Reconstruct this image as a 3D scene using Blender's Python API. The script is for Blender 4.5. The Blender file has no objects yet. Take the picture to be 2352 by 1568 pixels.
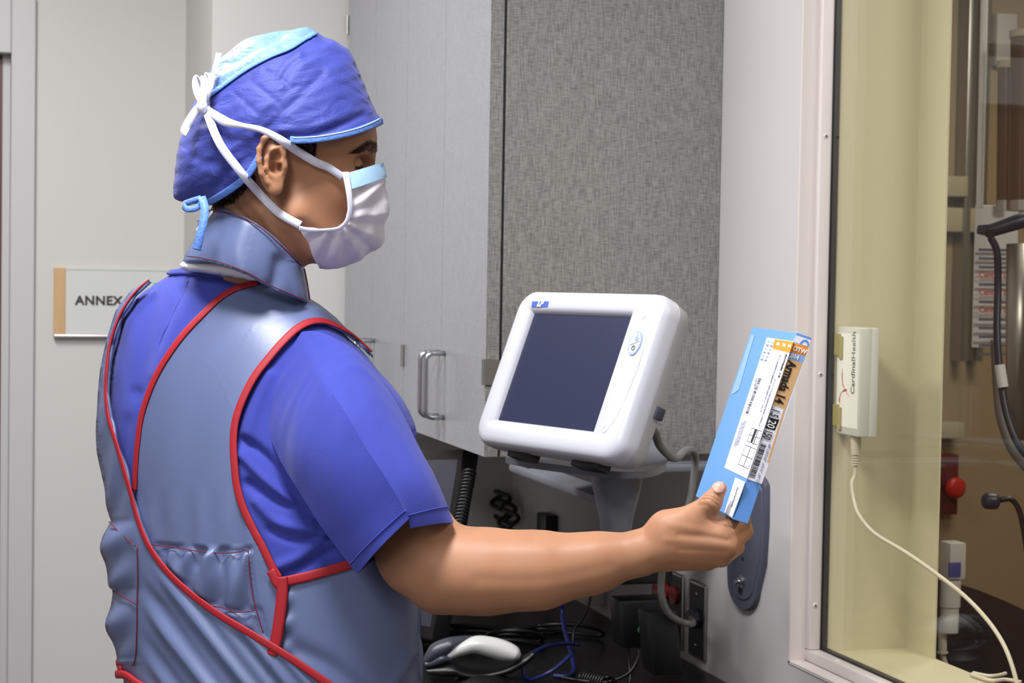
import bpy, bmesh, math, random
import numpy as np
from mathutils import Vector, Matrix
from mathutils.geometry import delaunay_2d_cdt
from mathutils.bvhtree import BVHTree
random.seed(4)
RS = np.random.RandomState(7)
scene = bpy.context.scene
COL = scene.collection

# ------------------------------------------------------------------ camera
FPX = 4000.0; CX, CY = 1176.0, 784.0
_Y = np.array([(-50-CX)/FPX, -(622-CY)/FPX, -1.0]); _Y /= np.linalg.norm(_Y)
_h = np.array([1, -0.0165, 0.0]); _Z = np.cross(_h, _Y); _Z /= np.linalg.norm(_Z)
_X = np.cross(_Y, _Z)
M3 = np.array([_X, _Y, _Z]); CAM = np.array([0.0, 0.0, 1.48])
cam_d = bpy.data.cameras.new('camera'); cam = bpy.data.objects.new('camera', cam_d); COL.objects.link(cam)
mw = Matrix.Identity(4)
for i in range(3):
    for j in range(3): mw[i][j] = M3[i, j]
mw.translation = Vector(CAM); cam.matrix_world = mw
cam_d.sensor_width = 36.0; cam_d.lens = FPX/2352*36
cam_d.clip_start = 0.05; cam_d.clip_end = 60
cam_d.dof.use_dof = True; cam_d.dof.focus_distance = 1.97; cam_d.dof.aperture_fstop = 14
scene.camera = cam

# ------------------------------------------------------------------ world, lights, exposure
scene.view_settings.view_transform = 'Standard'; scene.view_settings.look = 'None'
scene.view_settings.gamma = 1; scene.view_settings.use_curve_mapping = False
scene.view_settings.exposure = 0.0
W = bpy.data.worlds.new('world'); scene.world = W; W.use_nodes = True
W.node_tree.nodes['Background'].inputs[0].default_value = (0.9, 0.93, 1, 1)
W.node_tree.nodes['Background'].inputs[1].default_value = 0.04
def area(name, loc, size, power, color=(1, 1, 1), aim=(0, 0, -1), sy=None):
    l = bpy.data.lights.new(name, 'AREA'); l.energy = power; l.color = color; l.size = size
    l.shape = 'RECTANGLE'; l.size_y = sy or size
    o = bpy.data.objects.new(name, l); COL.objects.link(o); o.location = loc
    o.rotation_euler = Vector(aim).to_track_quat('-Z', 'Y').to_euler(); return o
area('ceiling_lamp_front', (0.05, 1.45, 2.70), 0.45, 50, (0.96, 0.97, 1.0), sy=0.45)
area('ceiling_lamp_rear', (-1.1, 0.1, 2.70), 0.6, 42, (0.96, 0.97, 1.0), sy=0.9)
area('ceiling_lamp_far', (-0.3, 3.0, 2.70), 0.5, 44, (1, 0.99, 0.97), sy=0.9)
area('studio_softbox', (-1.3, -0.6, 2.0), 0.8, 8, (0.95, 0.97, 1.0), aim=(0.75, 0.9, -0.15))
area('next_room_lamp', (2.0, 1.0, 2.66), 0.8, 26, (1, 0.96, 0.9))
area('next_room_lamp_far', (2.6, 3.2, 2.66), 0.6, 20, (1, 0.95, 0.86))

# ------------------------------------------------------------------ picture-plane helpers
def P(px, py, D):
    return CAM + M3 @ (D*np.array([(px-CX)/FPX, -(py-CY)/FPX, -1.0]))
def PN(q):                       # (N,3) array of px,py,D -> world
    q = np.asarray(q, float)
    c = np.stack([(q[:, 0]-CX)/FPX*q[:, 2], -(q[:, 1]-CY)/FPX*q[:, 2], -q[:, 2]], 1)
    return CAM + c @ M3.T
def proj(p):
    c = (np.asarray(p)-CAM) @ M3
    return CX+FPX*c[0]/-c[2], CY-FPX*c[1]/-c[2], -c[2]
def onplane(px, py, p0, n):
    d = P(px, py, 1.0)-CAM; n = np.asarray(n, float)
    return CAM + d*(np.dot(np.asarray(p0)-CAM, n)/np.dot(d, n))
def on_x(px, py, X): return onplane(px, py, (X, 0, 0), (1, 0, 0))
def on_y(px, py, Yv): return onplane(px, py, (0, Yv, 0), (0, 1, 0))

# ------------------------------------------------------------------ materials
def lin(c):
    c = [x/255 for x in c]
    return tuple((x/12.92 if x <= 0.04045 else ((x+0.055)/1.055)**2.4) for x in c)+(1,)
def mat(name, rgb, rough=0.6, metal=0.0, bump=0.0, scale=200, detail=2, spec=0.5, stretch=None, vary=0.0,
        sheen=0.0, sss=0.0, coat=0.0, vscale=None, emit=None):
    m = bpy.data.materials.new(name); m.use_nodes = True
    nt = m.node_tree; b = nt.nodes['Principled BSDF']
    b.inputs['Base Color'].default_value = lin(rgb); b.inputs['Roughness'].default_value = rough
    b.inputs['Metallic'].default_value = metal; b.inputs['Specular IOR Level'].default_value = spec
    if sheen: b.inputs['Sheen Weight'].default_value = sheen
    if coat: b.inputs['Coat Weight'].default_value = coat
    if sss:
        b.inputs['Subsurface Weight'].default_value = sss
        b.inputs['Subsurface Radius'].default_value = (0.012, 0.004, 0.002); b.inputs['Subsurface Scale'].default_value = 0.5
    tc = nt.nodes.new('ShaderNodeTexCoord'); mp = nt.nodes.new('ShaderNodeMapping')
    nt.links.new(tc.outputs['Object'], mp.inputs[0])
    if stretch: mp.inputs['Scale'].default_value = stretch
    if bump or vary:
        n = nt.nodes.new('ShaderNodeTexNoise'); n.inputs['Scale'].default_value = scale; n.inputs['Detail'].default_value = detail
        nt.links.new(mp.outputs[0], n.inputs['Vector'])
        if bump:
            bp = nt.nodes.new('ShaderNodeBump'); bp.inputs['Strength'].default_value = bump; bp.inputs['Distance'].default_value = 0.002
            nt.links.new(n.outputs['Fac'], bp.inputs['Height']); nt.links.new(bp.outputs[0], b.inputs['Normal'])
        if vary:
            n2 = nt.nodes.new('ShaderNodeTexNoise'); n2.inputs['Scale'].default_value = vscale or scale; n2.inputs['Detail'].default_value = 4
            nt.links.new(mp.outputs[0], n2.inputs['Vector'])
            r = nt.nodes.new('ShaderNodeMapRange'); r.inputs['From Min'].default_value = 0.3; r.inputs['From Max'].default_value = 0.7
            r.inputs['To Min'].default_value = 1-vary; r.inputs['To Max'].default_value = 1+vary
            nt.links.new(n2.outputs['Fac'], r.inputs['Value'])
            mx = nt.nodes.new('ShaderNodeVectorMath'); mx.operation = 'SCALE'
            mx.inputs[0].default_value = lin(rgb)[:3]
            nt.links.new(r.outputs[0], mx.inputs['Scale']); nt.links.new(mx.outputs[0], b.inputs['Base Color'])
    return m
def dotted(m, scale, depth, dark=0.8):            # non-woven dimples / mesh dots
    nt = m.node_tree; b = nt.nodes['Principled BSDF']
    tc = nt.nodes.new('ShaderNodeTexCoord'); v = nt.nodes.new('ShaderNodeTexVoronoi')
    v.inputs['Scale'].default_value = scale; v.inputs['Randomness'].default_value = 0.15
    nt.links.new(tc.outputs['Object'], v.inputs['Vector'])
    r = nt.nodes.new('ShaderNodeMapRange'); r.inputs['From Max'].default_value = 0.45
    nt.links.new(v.outputs['Distance'], r.inputs['Value'])
    mx = nt.nodes.new('ShaderNodeMix'); mx.data_type = 'RGBA'
    c = b.inputs['Base Color'].default_value[:]
    mx.inputs[6].default_value = (c[0]*dark, c[1]*dark, c[2]*dark, 1); mx.inputs[7].default_value = c
    nt.links.new(r.outputs[0], mx.inputs[0]); nt.links.new(mx.outputs[2], b.inputs['Base Color'])
    bp = nt.nodes.new('ShaderNodeBump'); bp.inputs['Strength'].default_value = depth; bp.inputs['Distance'].default_value = 0.0006
    nt.links.new(r.outputs[0], bp.inputs['Height']); nt.links.new(bp.outputs[0], b.inputs['Normal'])
    return m
def wrinkle(m, scale, dist, stretch=(1, 1, 1), detail=2):
    nt = m.node_tree; b = nt.nodes['Principled BSDF']; old = b.inputs['Normal'].links[0].from_socket if b.inputs['Normal'].links else None
    tc = nt.nodes.new('ShaderNodeTexCoord'); mp = nt.nodes.new('ShaderNodeMapping'); mp.inputs['Scale'].default_value = stretch
    n = nt.nodes.new('ShaderNodeTexNoise'); n.inputs['Scale'].default_value = scale; n.inputs['Detail'].default_value = detail; n.inputs['Distortion'].default_value = 0.6
    bp = nt.nodes.new('ShaderNodeBump'); bp.inputs['Strength'].default_value = 1.0; bp.inputs['Distance'].default_value = dist
    nt.links.new(tc.outputs['Object'], mp.inputs[0]); nt.links.new(mp.outputs[0], n.inputs['Vector']); nt.links.new(n.outputs['Fac'], bp.inputs['Height'])
    if old: nt.links.new(old, bp.inputs['Normal'])
    nt.links.new(bp.outputs[0], b.inputs['Normal']); return m
MT = {}
def laminate(name, c1, c2, rough, mix=1.0):       # cross-hatched laminate: fine vertical and horizontal streaks
    m = bpy.data.materials.new(name); m.use_nodes = True; nt = m.node_tree; b = nt.nodes['Principled BSDF']
    tc = nt.nodes.new('ShaderNodeTexCoord'); outs = []
    for sc in ((260, 260, 18), (30, 30, 330)):
        mp = nt.nodes.new('ShaderNodeMapping'); mp.inputs['Scale'].default_value = sc
        nt.links.new(tc.outputs['Object'], mp.inputs[0])
        n = nt.nodes.new('ShaderNodeTexNoise'); n.inputs['Scale'].default_value = 2.2; n.inputs['Detail'].default_value = 3
        nt.links.new(mp.outputs[0], n.inputs['Vector']); outs.append(n)
    a = nt.nodes.new('ShaderNodeMath'); a.operation = 'ADD'
    nt.links.new(outs[0].outputs['Fac'], a.inputs[0]); nt.links.new(outs[1].outputs['Fac'], a.inputs[1])
    r = nt.nodes.new('ShaderNodeMapRange'); r.inputs['From Min'].default_value = 0.78; r.inputs['From Max'].default_value = 1.2
    nt.links.new(a.outputs[0], r.inputs['Value'])
    mx = nt.nodes.new('ShaderNodeMix'); mx.data_type = 'RGBA'; mx.inputs[6].default_value = lin(c1); mx.inputs[7].default_value = lin(c2)
    nt.links.new(r.outputs[0], mx.inputs[0]); nt.links.new(mx.outputs[2], b.inputs['Base Color'])
    bp = nt.nodes.new('ShaderNodeBump'); bp.inputs['Strength'].default_value = 0.15*mix; bp.inputs['Distance'].default_value = 0.001
    nt.links.new(r.outputs[0], bp.inputs['Height']); nt.links.new(bp.outputs[0], b.inputs['Normal'])
    b.inputs['Roughness'].default_value = rough
    return m
def M(k):
    return MT[k]
MT['wall'] = mat('wall_paint', (200, 198, 195), 0.55, bump=0.05, scale=400)
MT['wall2'] = mat('wall_paint_side', (196, 190, 190), 0.6, bump=0.12, scale=500)
MT['trimpaint'] = mat('frame_paint', (214, 204, 200), 0.35, spec=0.5)
MT['doorframe'] = mat('door_frame_paint', (190, 188, 190), 0.4)
MT['floor'] = mat('floor_vinyl', (92, 88, 84), 0.4, vary=0.06, scale=20)
MT['ceil'] = mat('ceiling_tile', (225, 225, 222), 0.8, bump=0.2, scale=150)
MT['woodred'] = mat('door_wood', (95, 50, 32), 0.4, vary=0.2, scale=6, stretch=(8, 8, 0.6))
MT['laminate'] = laminate('cabinet_laminate', (104, 102, 99), (150, 147, 143), 0.5)
MT['laminate_door'] = laminate('door_laminate', (136, 137, 142), (154, 154, 160), 0.3, 0.25)
MT['dark'] = mat('black_gap', (12, 12, 13), 0.6)
MT['steel'] = mat('brushed_steel', (190, 190, 195), 0.22, metal=1.0)
MT['nickel'] = mat('satin_nickel', (178, 174, 172), 0.38, metal=1.0)
MT['yellow'] = mat('next_room_paint', (198, 190, 166), 0.5, bump=0.05, scale=300)
MT['tan'] = mat('next_room_wall', (158, 138, 110), 0.6)
MT['gasket'] = mat('black_rubber', (10, 11, 12), 0.5)
MT['black'] = mat('black_plastic', (14, 14, 16), 0.4)
MT['charcoal'] = mat('charcoal_plastic', (58, 60, 72), 0.38)
MT['stand'] = mat('stand_grey_paint', (104, 106, 116), 0.42, bump=0.15, scale=900)
MT['standplate'] = mat('bracket_slate_paint', (82, 84, 100), 0.5, bump=0.2, scale=900)
MT['white'] = mat('white_plastic', (190, 190, 198), 0.38)
MT['whitegloss'] = mat('white_gloss_plastic', (205, 205, 204), 0.3)
MT['screen'] = mat('dark_screen_glass', (40, 43, 68), 0.25, spec=0.5)
MT['logo'] = mat('logo_blue', (55, 85, 200), 0.4)
MT['ivory'] = mat('printed_white', (236, 236, 240), 0.4)
MT['buttonblue'] = mat('button_blue', (140, 160, 205), 0.4)
MT['ink'] = mat('black_ink', (22, 20, 24), 0.5)
MT['inkgrey'] = mat('grey_ink', (120, 122, 140), 0.5)
MT['boxblue'] = mat('carton_blue', (98, 150, 222), 0.42)
MT['boxblue2'] = mat('carton_pale_blue', (135, 172, 232), 0.42)
MT['orange'] = mat('carton_orange', (238, 142, 28), 0.42)
MT['tanlabel'] = mat('carton_tan', (214, 170, 118), 0.42)
MT['label'] = mat('label_white', (232, 232, 245), 0.42)
MT['countertop'] = mat('countertop_dark', (18, 17, 19), 0.35, vary=0.2, scale=60)
MT['redplastic'] = mat('red_receptacle', (120, 14, 18), 0.35)
MT['cablegrey'] = mat('grey_cable', (108, 108, 106), 0.5)
MT['cableblue'] = mat('blue_cable', (14, 26, 84), 0.45)
MT['cableivory'] = mat('ivory_cable', (205, 196, 184), 0.45)
MT['green'] = mat('green_sticker', (60, 130, 80), 0.5)
MT['maple'] = mat('maple_veneer', (196, 160, 116), 0.45, vary=0.08, scale=5, stretch=(14, 14, 1))
MT['signpanel'] = mat('sign_panel', (205, 206, 203), 0.3)
MT['signink'] = mat('sign_ink', (45, 42, 45), 0.5)
MT['cyan'] = mat('sign_cyan', (100, 185, 215), 0.4)
MT['olive'] = mat('hook_and_loop', (172, 160, 98), 0.95, bump=1.0, scale=900)
MT['red'] = mat('red_ink', (205, 60, 60), 0.5)
MT['greydark'] = mat('grey_ink_dark', (80, 88, 92), 0.5)
MT['estopplate'] = mat('estop_plate', (98, 30, 34), 0.5)
MT['estopbtn'] = mat('estop_button', (190, 34, 24), 0.35)
MT['machine'] = mat('machine_dark', (52, 42, 44), 0.35)
MT['brownvinyl'] = mat('brown_tube', (98, 76, 62), 0.3)
MT['beigeplastic'] = mat('beige_tube', (178, 168, 142), 0.4)
MT['navy'] = mat('navy_plastic', (36, 44, 66), 0.4)
MT['bluebtn'] = mat('blue_key', (76, 84, 150), 0.4)
MT['skin'] = mat('skin', (170, 122, 92), 0.5, sss=0.12, bump=0.04, scale=700, vary=0.07, vscale=14, spec=0.3)
MT['lip'] = mat('nail', (214, 160, 142), 0.3)
MT['hair'] = mat('black_hair', (26, 20, 19), 0.5)
MT['eye'] = mat('eye_white', (200, 190, 184), 0.2)
MT['iris'] = mat('iris', (30, 18, 12), 0.15)
MT['scrub'] = mat('scrub_cotton', (58, 67, 158), 0.8, bump=0.35, scale=1400, sheen=0.1, spec=0.25)
MT['vest'] = mat('vest_nylon', (92, 104, 142), 0.36, bump=0.12, scale=1600, spec=0.55)
MT['piping'] = mat('red_binding', (156, 12, 28), 0.6, bump=0.12, scale=1500)
MT['stitch'] = mat('maroon_thread', (98, 22, 44), 0.7)
MT['cap'] = dotted(mat('cap_nonwoven', (50, 60, 144), 0.6, sheen=0.1, spec=0.4), 620, 0.35, 0.78)
MT['captop'] = mat('cap_crown', (104, 136, 186), 0.5, bump=0.25, scale=60)
MT['capband'] = mat('cap_band', (92, 132, 210), 0.6, bump=0.5, scale=260)
MT['mask'] = mat('mask_nonwoven', (222, 216, 226), 0.7, sheen=0.1)
MT['maskblue'] = mat('mask_blue_strip', (168, 206, 240), 0.7)
MT['strap'] = dotted(mat('mask_strap', (216, 216, 234), 0.7), 700, 0.3, 0.8)
MT['undershirt'] = mat('undershirt_cotton', (236, 236, 240), 0.8)
MT['trousers'] = MT['scrub']
wrinkle(MT['scrub'], 9, 0.018, (1, 1, 0.45)); wrinkle(MT['cap'], 26, 0.004, (1, 1, 1.6), 3); wrinkle(MT['captop'], 30, 0.005, (1, 1, 2), 3); wrinkle(MT['vest'], 7, 0.006, (1, 1, 0.4)); wrinkle(MT['mask'], 22, 0.003)
MT['shoe'] = mat('shoe_black', (30, 30, 34), 0.5)

# ------------------------------------------------------------------ object helpers
def tag(o, label=None, cat=None, group=None, kind=None):
    if label: o['label'] = label
    if cat: o['category'] = cat
    if group: o['group'] = group
    if kind: o['kind'] = kind
    return o
def empty(name, loc, label=None, cat=None, group=None):
    o = bpy.data.objects.new(name, None); COL.objects.link(o); o.location = loc; o.empty_display_size = 0.05
    return tag(o, label, cat, group)
def link(name, me, material, parent=None, smooth=False):
    o = bpy.data.objects.new(name, me); COL.objects.link(o)
    mats = material if isinstance(material, (list, tuple)) else [material]
    for m in mats: me.materials.append(m)
    if smooth: me.polygons.foreach_set('use_smooth', [True]*len(me.polygons))
    if parent is not None:
        o.parent = parent
        o.matrix_parent_inverse = Matrix.Translation(-parent.location)
    return o
def mesh_np(name, V, F):
    me = bpy.data.meshes.new(name)
    me.from_pydata([tuple(map(float, v)) for v in V], [], [tuple(int(i) for i in f) for f in F]); me.update(); return me
class MB:                                     # collects shapes into one mesh
    def __init__(s): s.bm = bmesh.new()
    def faces(s, V, F, mi=0):
        vs = [s.bm.verts.new(tuple(map(float, v))) for v in V]
        for f in F:
            try:
                fc = s.bm.faces.new([vs[i] for i in f]); fc.material_index = mi
            except ValueError: pass
        return vs
    def box(s, lo, hi, mi=0, bev=0.0, ax=None, org=None, seg=2):
        lo = np.array(lo, float); hi = np.array(hi, float)
        V = [(x, y, z) for x in (lo[0], hi[0]) for y in (lo[1], hi[1]) for z in (lo[2], hi[2])]
        if ax is not None:
            A = np.array(ax).T; o = np.zeros(3) if org is None else np.array(org)
            V = [o+A@np.array(v) for v in V]
        F = [(0, 1, 3, 2), (4, 6, 7, 5), (0, 4, 5, 1), (2, 3, 7, 6), (0, 2, 6, 4), (1, 5, 7, 3)]
        vs = s.faces(V, F, mi)
        if bev:
            es = list({e for v in vs for e in v.link_edges})
            bmesh.ops.bevel(s.bm, geom=es, offset=bev, segments=seg, affect='EDGES', profile=0.5)
    def cyl(s, a, b, r, r2=None, n=16, mi=0, caps=True):
        a = Vector(tuple(map(float, a))); b = Vector(tuple(map(float, b))); r2 = r if r2 is None else r2
        d = (b-a).normalized(); u = d.orthogonal().normalized(); w = d.cross(u); V = []
        for c, rr in ((a, r), (b, r2)):
            for i in range(n):
                t = 2*math.pi*i/n; V.append(tuple(c+u*math.cos(t)*rr+w*math.sin(t)*rr))
        F = [(i, (i+1) % n, n+(i+1) % n, n+i) for i in range(n)]
        if caps: F += [tuple(range(n-1, -1, -1)), tuple(range(n, 2*n))]
        s.faces(V, F, mi)
    def tube(s, pts, r, n=10, mi=0, caps=True, rr=None):
        pts = [Vector(tuple(map(float, p))) for p in pts]; V = []; up = None
        for i, p in enumerate(pts):
            d = (pts[min(i+1, len(pts)-1)]-pts[max(i-1, 0)])
            d = d.normalized() if d.length > 0 else Vector((0, 0, 1))
            up = d.orthogonal().normalized() if up is None else (up-d*up.dot(d)).normalized()
            w = d.cross(up); q = r if rr is None else rr[i]
            for k in range(n):
                t = 2*math.pi*k/n; V.append(tuple(p+up*math.cos(t)*q+w*math.sin(t)*q))
        F = []
        for i in range(len(pts)-1):
            for k in range(n):
                F.append((i*n+k, i*n+(k+1) % n, (i+1)*n+(k+1) % n, (i+1)*n+k))
        if caps: F += [tuple(range(n-1, -1, -1)), tuple(range((len(pts)-1)*n, len(pts)*n))]
        s.faces(V, F, mi)
    def prism(s, poly, d, mi=0, cap=True):     # poly: 3D points (planar), d: extrusion vector
        n = len(poly); d = np.array(d, float); V = [np.array(p, float) for p in poly]; V = V+[v+d for v in V]
        F = [(i, (i+1) % n, n+(i+1) % n, n+i) for i in range(n)]+[tuple(range(n-1, -1, -1)), tuple(range(n, 2*n))]
        s.faces(V, F, mi)
    def sphere(s, c, r, sc=(1, 1, 1), n=16, mi=0, ax=None):
        V = []; F = []; A = np.eye(3) if ax is None else np.array(ax).T; h = n//2
        for i in range(h+1):
            for k in range(n):
                t = math.pi*i/h; f = 2*math.pi*k/n
                V.append(np.array(c)+A@(r*np.array([math.sin(t)*math.cos(f)*sc[0], math.sin(t)*math.sin(f)*sc[1], math.cos(t)*sc[2]])))
        for i in range(h):
            for k in range(n): F.append((i*n+k, (i+1)*n+k, (i+1)*n+(k+1) % n, i*n+(k+1) % n))
        s.faces(V, F, mi)
    def loft(s, rings, mi=0, caps=True):
        n = len(rings[0]); V = [p for r in rings for p in r]; F = []
        for i in range(len(rings)-1):
            for k in range(n): F.append((i*n+k, i*n+(k+1) % n, (i+1)*n+(k+1) % n, (i+1)*n+k))
        if caps: F += [tuple(range(n-1, -1, -1)), tuple(range((len(rings)-1)*n, len(rings)*n))]
        s.faces(V, F, mi)
    def build(s, name, material, parent=None, smooth=False, kind=None, weld=True):
        if weld: bmesh.ops.remove_doubles(s.bm, verts=s.bm.verts, dist=1e-5)
        bmesh.ops.recalc_face_normals(s.bm, faces=s.bm.faces)
        me = bpy.data.meshes.new(name); s.bm.to_mesh(me); s.bm.free()
        o = link(name, me, material, parent, False)
        if smooth:
            me.polygons.foreach_set('use_smooth', [True]*len(me.polygons))
            if smooth != 'all':
                me.set_sharp_from_angle(angle=math.radians(38))
        if kind: o['kind'] = kind
        return o
def cat(pts, n=8, closed=False):               # Catmull-Rom resampling
    p = np.array(pts, float); m = len(p); out = []
    rng = range(m) if closed else range(m-1)
    for i in rng:
        if closed: a, b, c, d = p[(i-1) % m], p[i], p[(i+1) % m], p[(i+2) % m]
        else: a, b, c, d = p[max(i-1, 0)], p[i], p[i+1], p[min(i+2, m-1)]
        for k in range(n):
            t = k/n
            out.append(0.5*((2*b)+(-a+c)*t+(2*a-5*b+4*c-d)*t*t+(-a+3*b-3*c+d)*t**3))
    if not closed: out.append(p[-1])
    return np.array(out)
def text(s, size, org, right, up, material, parent, name='lettering', bold=0.0, align='LEFT', lift=0.0004, squeeze=1.0, shear=0.0, space=1.0):
    cu = bpy.data.curves.new('txt', 'FONT'); cu.body = s; cu.size = size; cu.offset = bold; cu.extrude = 0.0002
    cu.align_x = align; cu.shear = shear; cu.space_character = space; cu.resolution_u = 3
    o = bpy.data.objects.new('txt', cu); COL.objects.link(o)
    dg = bpy.context.evaluated_depsgraph_get(); me = bpy.data.meshes.new_from_object(o.evaluated_get(dg))
    bpy.data.objects.remove(o)
    r = np.array(right, float); r /= np.linalg.norm(r); u = np.array(up, float); u = u-r*np.dot(u, r); u /= np.linalg.norm(u); n = np.cross(r, u)
    for v in me.vertices:
        c = v.co; v.co = Vector(np.array(org)+r*c[0]*squeeze+u*c[1]+n*(c[2]+lift))
    me.name = name
    return link(name, me, material, parent)
# ================================================================== THE SETTING
WX = 1.235                                    # face of the right-hand wall
DX = 0.814                                    # face of the cabinet doors
CY0, DW = 2.80, 0.295                         # near end of the cabinets, door width
CB, CT = 1.182, 2.14                          # cabinet bottom / top
CZ = 0.795                                    # countertop
Y0, X1, Y1, XG, X3, Y3 = 2.494, 1.260, 2.4765, 1.280, 1.434, 2.392
ZA, ZB, ZS = 0.883, 0.902, 0.898
def struct(name, mb, m, parent=None, smooth=False):
    o = mb.build(name, m, parent, smooth)
    if parent is None: o['kind'] = 'structure'
    return o
m = MB(); m.box((-2.8, -2.6, -0.1), (5.0, 5.6, 0)); struct('floor', m, M('floor'))
m = MB(); m.box((-2.8, -2.6, 2.75), (5.0, 5.6, 2.85)); struct('ceiling', m, M('ceil'))
YB = 4.0                                      # bright wall behind the cabinets
XR = float(on_y(485, 300, YB)[0])             # its outside corner
YS = float(on_x(425, 300, XR)[1])             # sign wall
m = MB(); m.box((XR, YB, 0), (WX+0.17, YB+0.12, 2.75)); m.box((XR, YB+0.12, 0), (XR+0.12, YS+0.1, 2.75))
struct('wall_back', m, M('wall'))
XD = float(on_y(78, 700, YS)[0])
m = MB(); m.box((XD, YS, 0), (XR, YS+0.12, 2.75)); m.box((-2.8, YS, 2.2), (XD, YS+0.12, 2.75)); m.box((-2.8, YS, 0), (XD-1.1, YS+0.12, 2.2))
struct('wall_sign_side', m, M('wall'))
m = MB(); m.box((-2.8, -2.6, 0), (-2.7, YS+0.12, 2.75)); struct('wall_left', m, M('wall'))
m = MB(); m.box((-2.8, -2.7, 0), (5.0, -2.6, 2.75)); struct('wall_behind_camera', m, M('wall'))
m = MB()
m.box((WX, Y0, 0), (1.436, YB+0.1, 2.75)); m.box((WX, 0.3, 0), (1.436, Y0, ZA)); m.box((WX, 0.3, 2.3), (1.436, Y0, 2.75))
m.box((WX, -2.6, 0), (1.436, 0.3, 2.75)); struct('wall_right', m, M('wall2'))
m = MB(); m.box((1.44, 4.55, 0), (5.0, 4.65, 2.75)); struct('wall_next_room_back', m, M('tan'))
m = MB(); m.box((4.4, -2.6, 0), (4.5, 4.65, 2.75)); struct('wall_next_room_right', m, M('tan'))
# door at far left
door = empty('door_1', (XD-0.55, YS, 0)); door['kind'] = 'structure'
dxa = float(on_y(8, 700, YS)[0]); dxb = float(on_y(22, 700, YS)[0])
m = MB(); m.box((dxb, YS-0.018, 0), (XD, YS+0.1, 2.16), bev=0.003); m.box((dxb-1.05, YS-0.018, 2.02), (dxb, YS+0.1, 2.16), bev=0.003)
m.box((dxb-1.05, YS-0.018, 0), (dxb-0.97, YS+0.1, 2.02), bev=0.003); m.box((dxa-0.005, YS+0.03, 0), (dxb, YS+0.1, 2.02), bev=0.002)
m.build('door_frame', M('doorframe'), door)
m = MB(); m.box((dxb-0.97, YS+0.035, 0.01), (dxa-0.002, YS+0.08, 2.02), bev=0.002); m.build('door_leaf', M('woodred'), door)
# window
win = empty('window_1', (WX, 1.4, ZA)); win['kind'] = 'structure'
YN = 0.3
m = MB()
m.box((WX-0.002, Y0-0.004, ZA-0.004), (X1, Y0+0.001, 2.3)); m.box((WX-0.002, YN, ZA-0.004), (X1, Y0, ZA+0.0005)); m.box((WX-0.002, YN, 2.296), (X1, Y0, 2.3))
m.box((X1, YN, ZA-0.003), (X1+0.2, Y0+0.003, ZA))
m.build('window_frame', M('trimpaint'), win)
m = MB()
m.box((X1, Y1, ZB), (XG+0.012, Y0+0.002, 2.29), bev=0.0025); m.box((X1, YN, ZA), (XG+0.012, Y0+0.002, ZB), bev=0.0025); m.box((X1, YN, 2.28), (XG+0.012, Y0, 2.3), bev=0.0025)
m.build('glazing_stop', M('trimpaint'), win, smooth=True)
m = MB()
m.box((XG-0.001, Y1-0.0035, ZB), (XG+0.010, Y1, 2.28)); m.box((XG-0.001, YN, ZB), (XG+0.010, Y1, ZB+0.0035))
m.build('gasket', M('gasket'), win)
m = MB(); m.box((XG, YN, ZB), (XG+0.008, Y1, 2.28))
g = bpy.data.materials.new('leaded_glass'); g.use_nodes = True; nt = g.node_tree; nt.nodes.clear()
out = nt.nodes.new('ShaderNodeOutputMaterial'); mx = nt.nodes.new('ShaderNodeMixShader'); tr = nt.nodes.new('ShaderNodeBsdfTransparent'); gl = nt.nodes.new('ShaderNodeBsdfGlossy'); ge = nt.nodes.new('ShaderNodeNewGeometry')
def mth(op, a_, b_=None):
    n_ = nt.nodes.new('ShaderNodeMath'); n_.operation = op
    for i_, v_ in ((0, a_), (1, b_)):
        if v_ is None: continue
        if isinstance(v_, (int, float)): n_.inputs[i_].default_value = v_
        else: nt.links.new(v_, n_.inputs[i_])
    return n_.outputs[0]
dt = nt.nodes.new('ShaderNodeVectorMath'); dt.operation = 'DOT_PRODUCT'
nt.links.new(ge.outputs['Normal'], dt.inputs[0]); nt.links.new(ge.outputs['Incoming'], dt.inputs[1])
sch = mth('ADD', mth('MULTIPLY', mth('POWER', mth('SUBTRACT', 1.0, mth('ABSOLUTE', dt.outputs['Value'])), 5.0), 0.95), 0.043)
tr.inputs[0].default_value = (0.98, 0.975, 0.92, 1); gl.inputs['Roughness'].default_value = 0.0; pass
nt.links.new(sch, mx.inputs[0]); nt.links.new(tr.outputs[0], mx.inputs[1]); nt.links.new(gl.outputs[0], mx.inputs[2]); nt.links.new(mx.outputs[0], out.inputs[0])
m.build('pane', g, win)
m = MB()                                      # far half of the frame: jamb, return and sill, painted cream
m.box((XG+0.012, Y1, ZS-0.02), (X3+0.003, Y0-0.0005, 2.3)); m.box((X3, Y3, ZS-0.02), (X3+0.003, Y1, 2.3))
m.box((XG+0.012, YN, ZS-0.02), (X3+0.003, Y0-0.0005, ZS)); m.box((XG+0.01, YN, 2.28), (X3+0.02, Y0, 2.3))
m.build('far_jamb_and_sill', M('yellow'), win)
for zz in (1.713, 1.339, 0.973):
    m = MB(); m.sphere((1.2690, Y1-0.0002, zz), 0.0042, (1, 0.35, 1), 14)
    sc = m.build('screw', M('trimpaint'), win, smooth='all')
    m = MB(); m.box((1.2690-0.0022, Y1-0.0020, zz-0.0005), (1.2690+0.0022, Y1-0.0012, zz+0.0005)); m.box((1.2690-0.0005, Y1-0.0020, zz-0.0022), (1.2690+0.0005, Y1-0.0012, zz+0.0022))
    m.build('cross_slot', M('ink'), sc)
m = MB(); m.sphere((1.2705, 2.40, ZB-0.0002), 0.0042, (1, 1, 0.3), 14); m.build('screw', M('trimpaint'), win, smooth='all')

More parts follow.
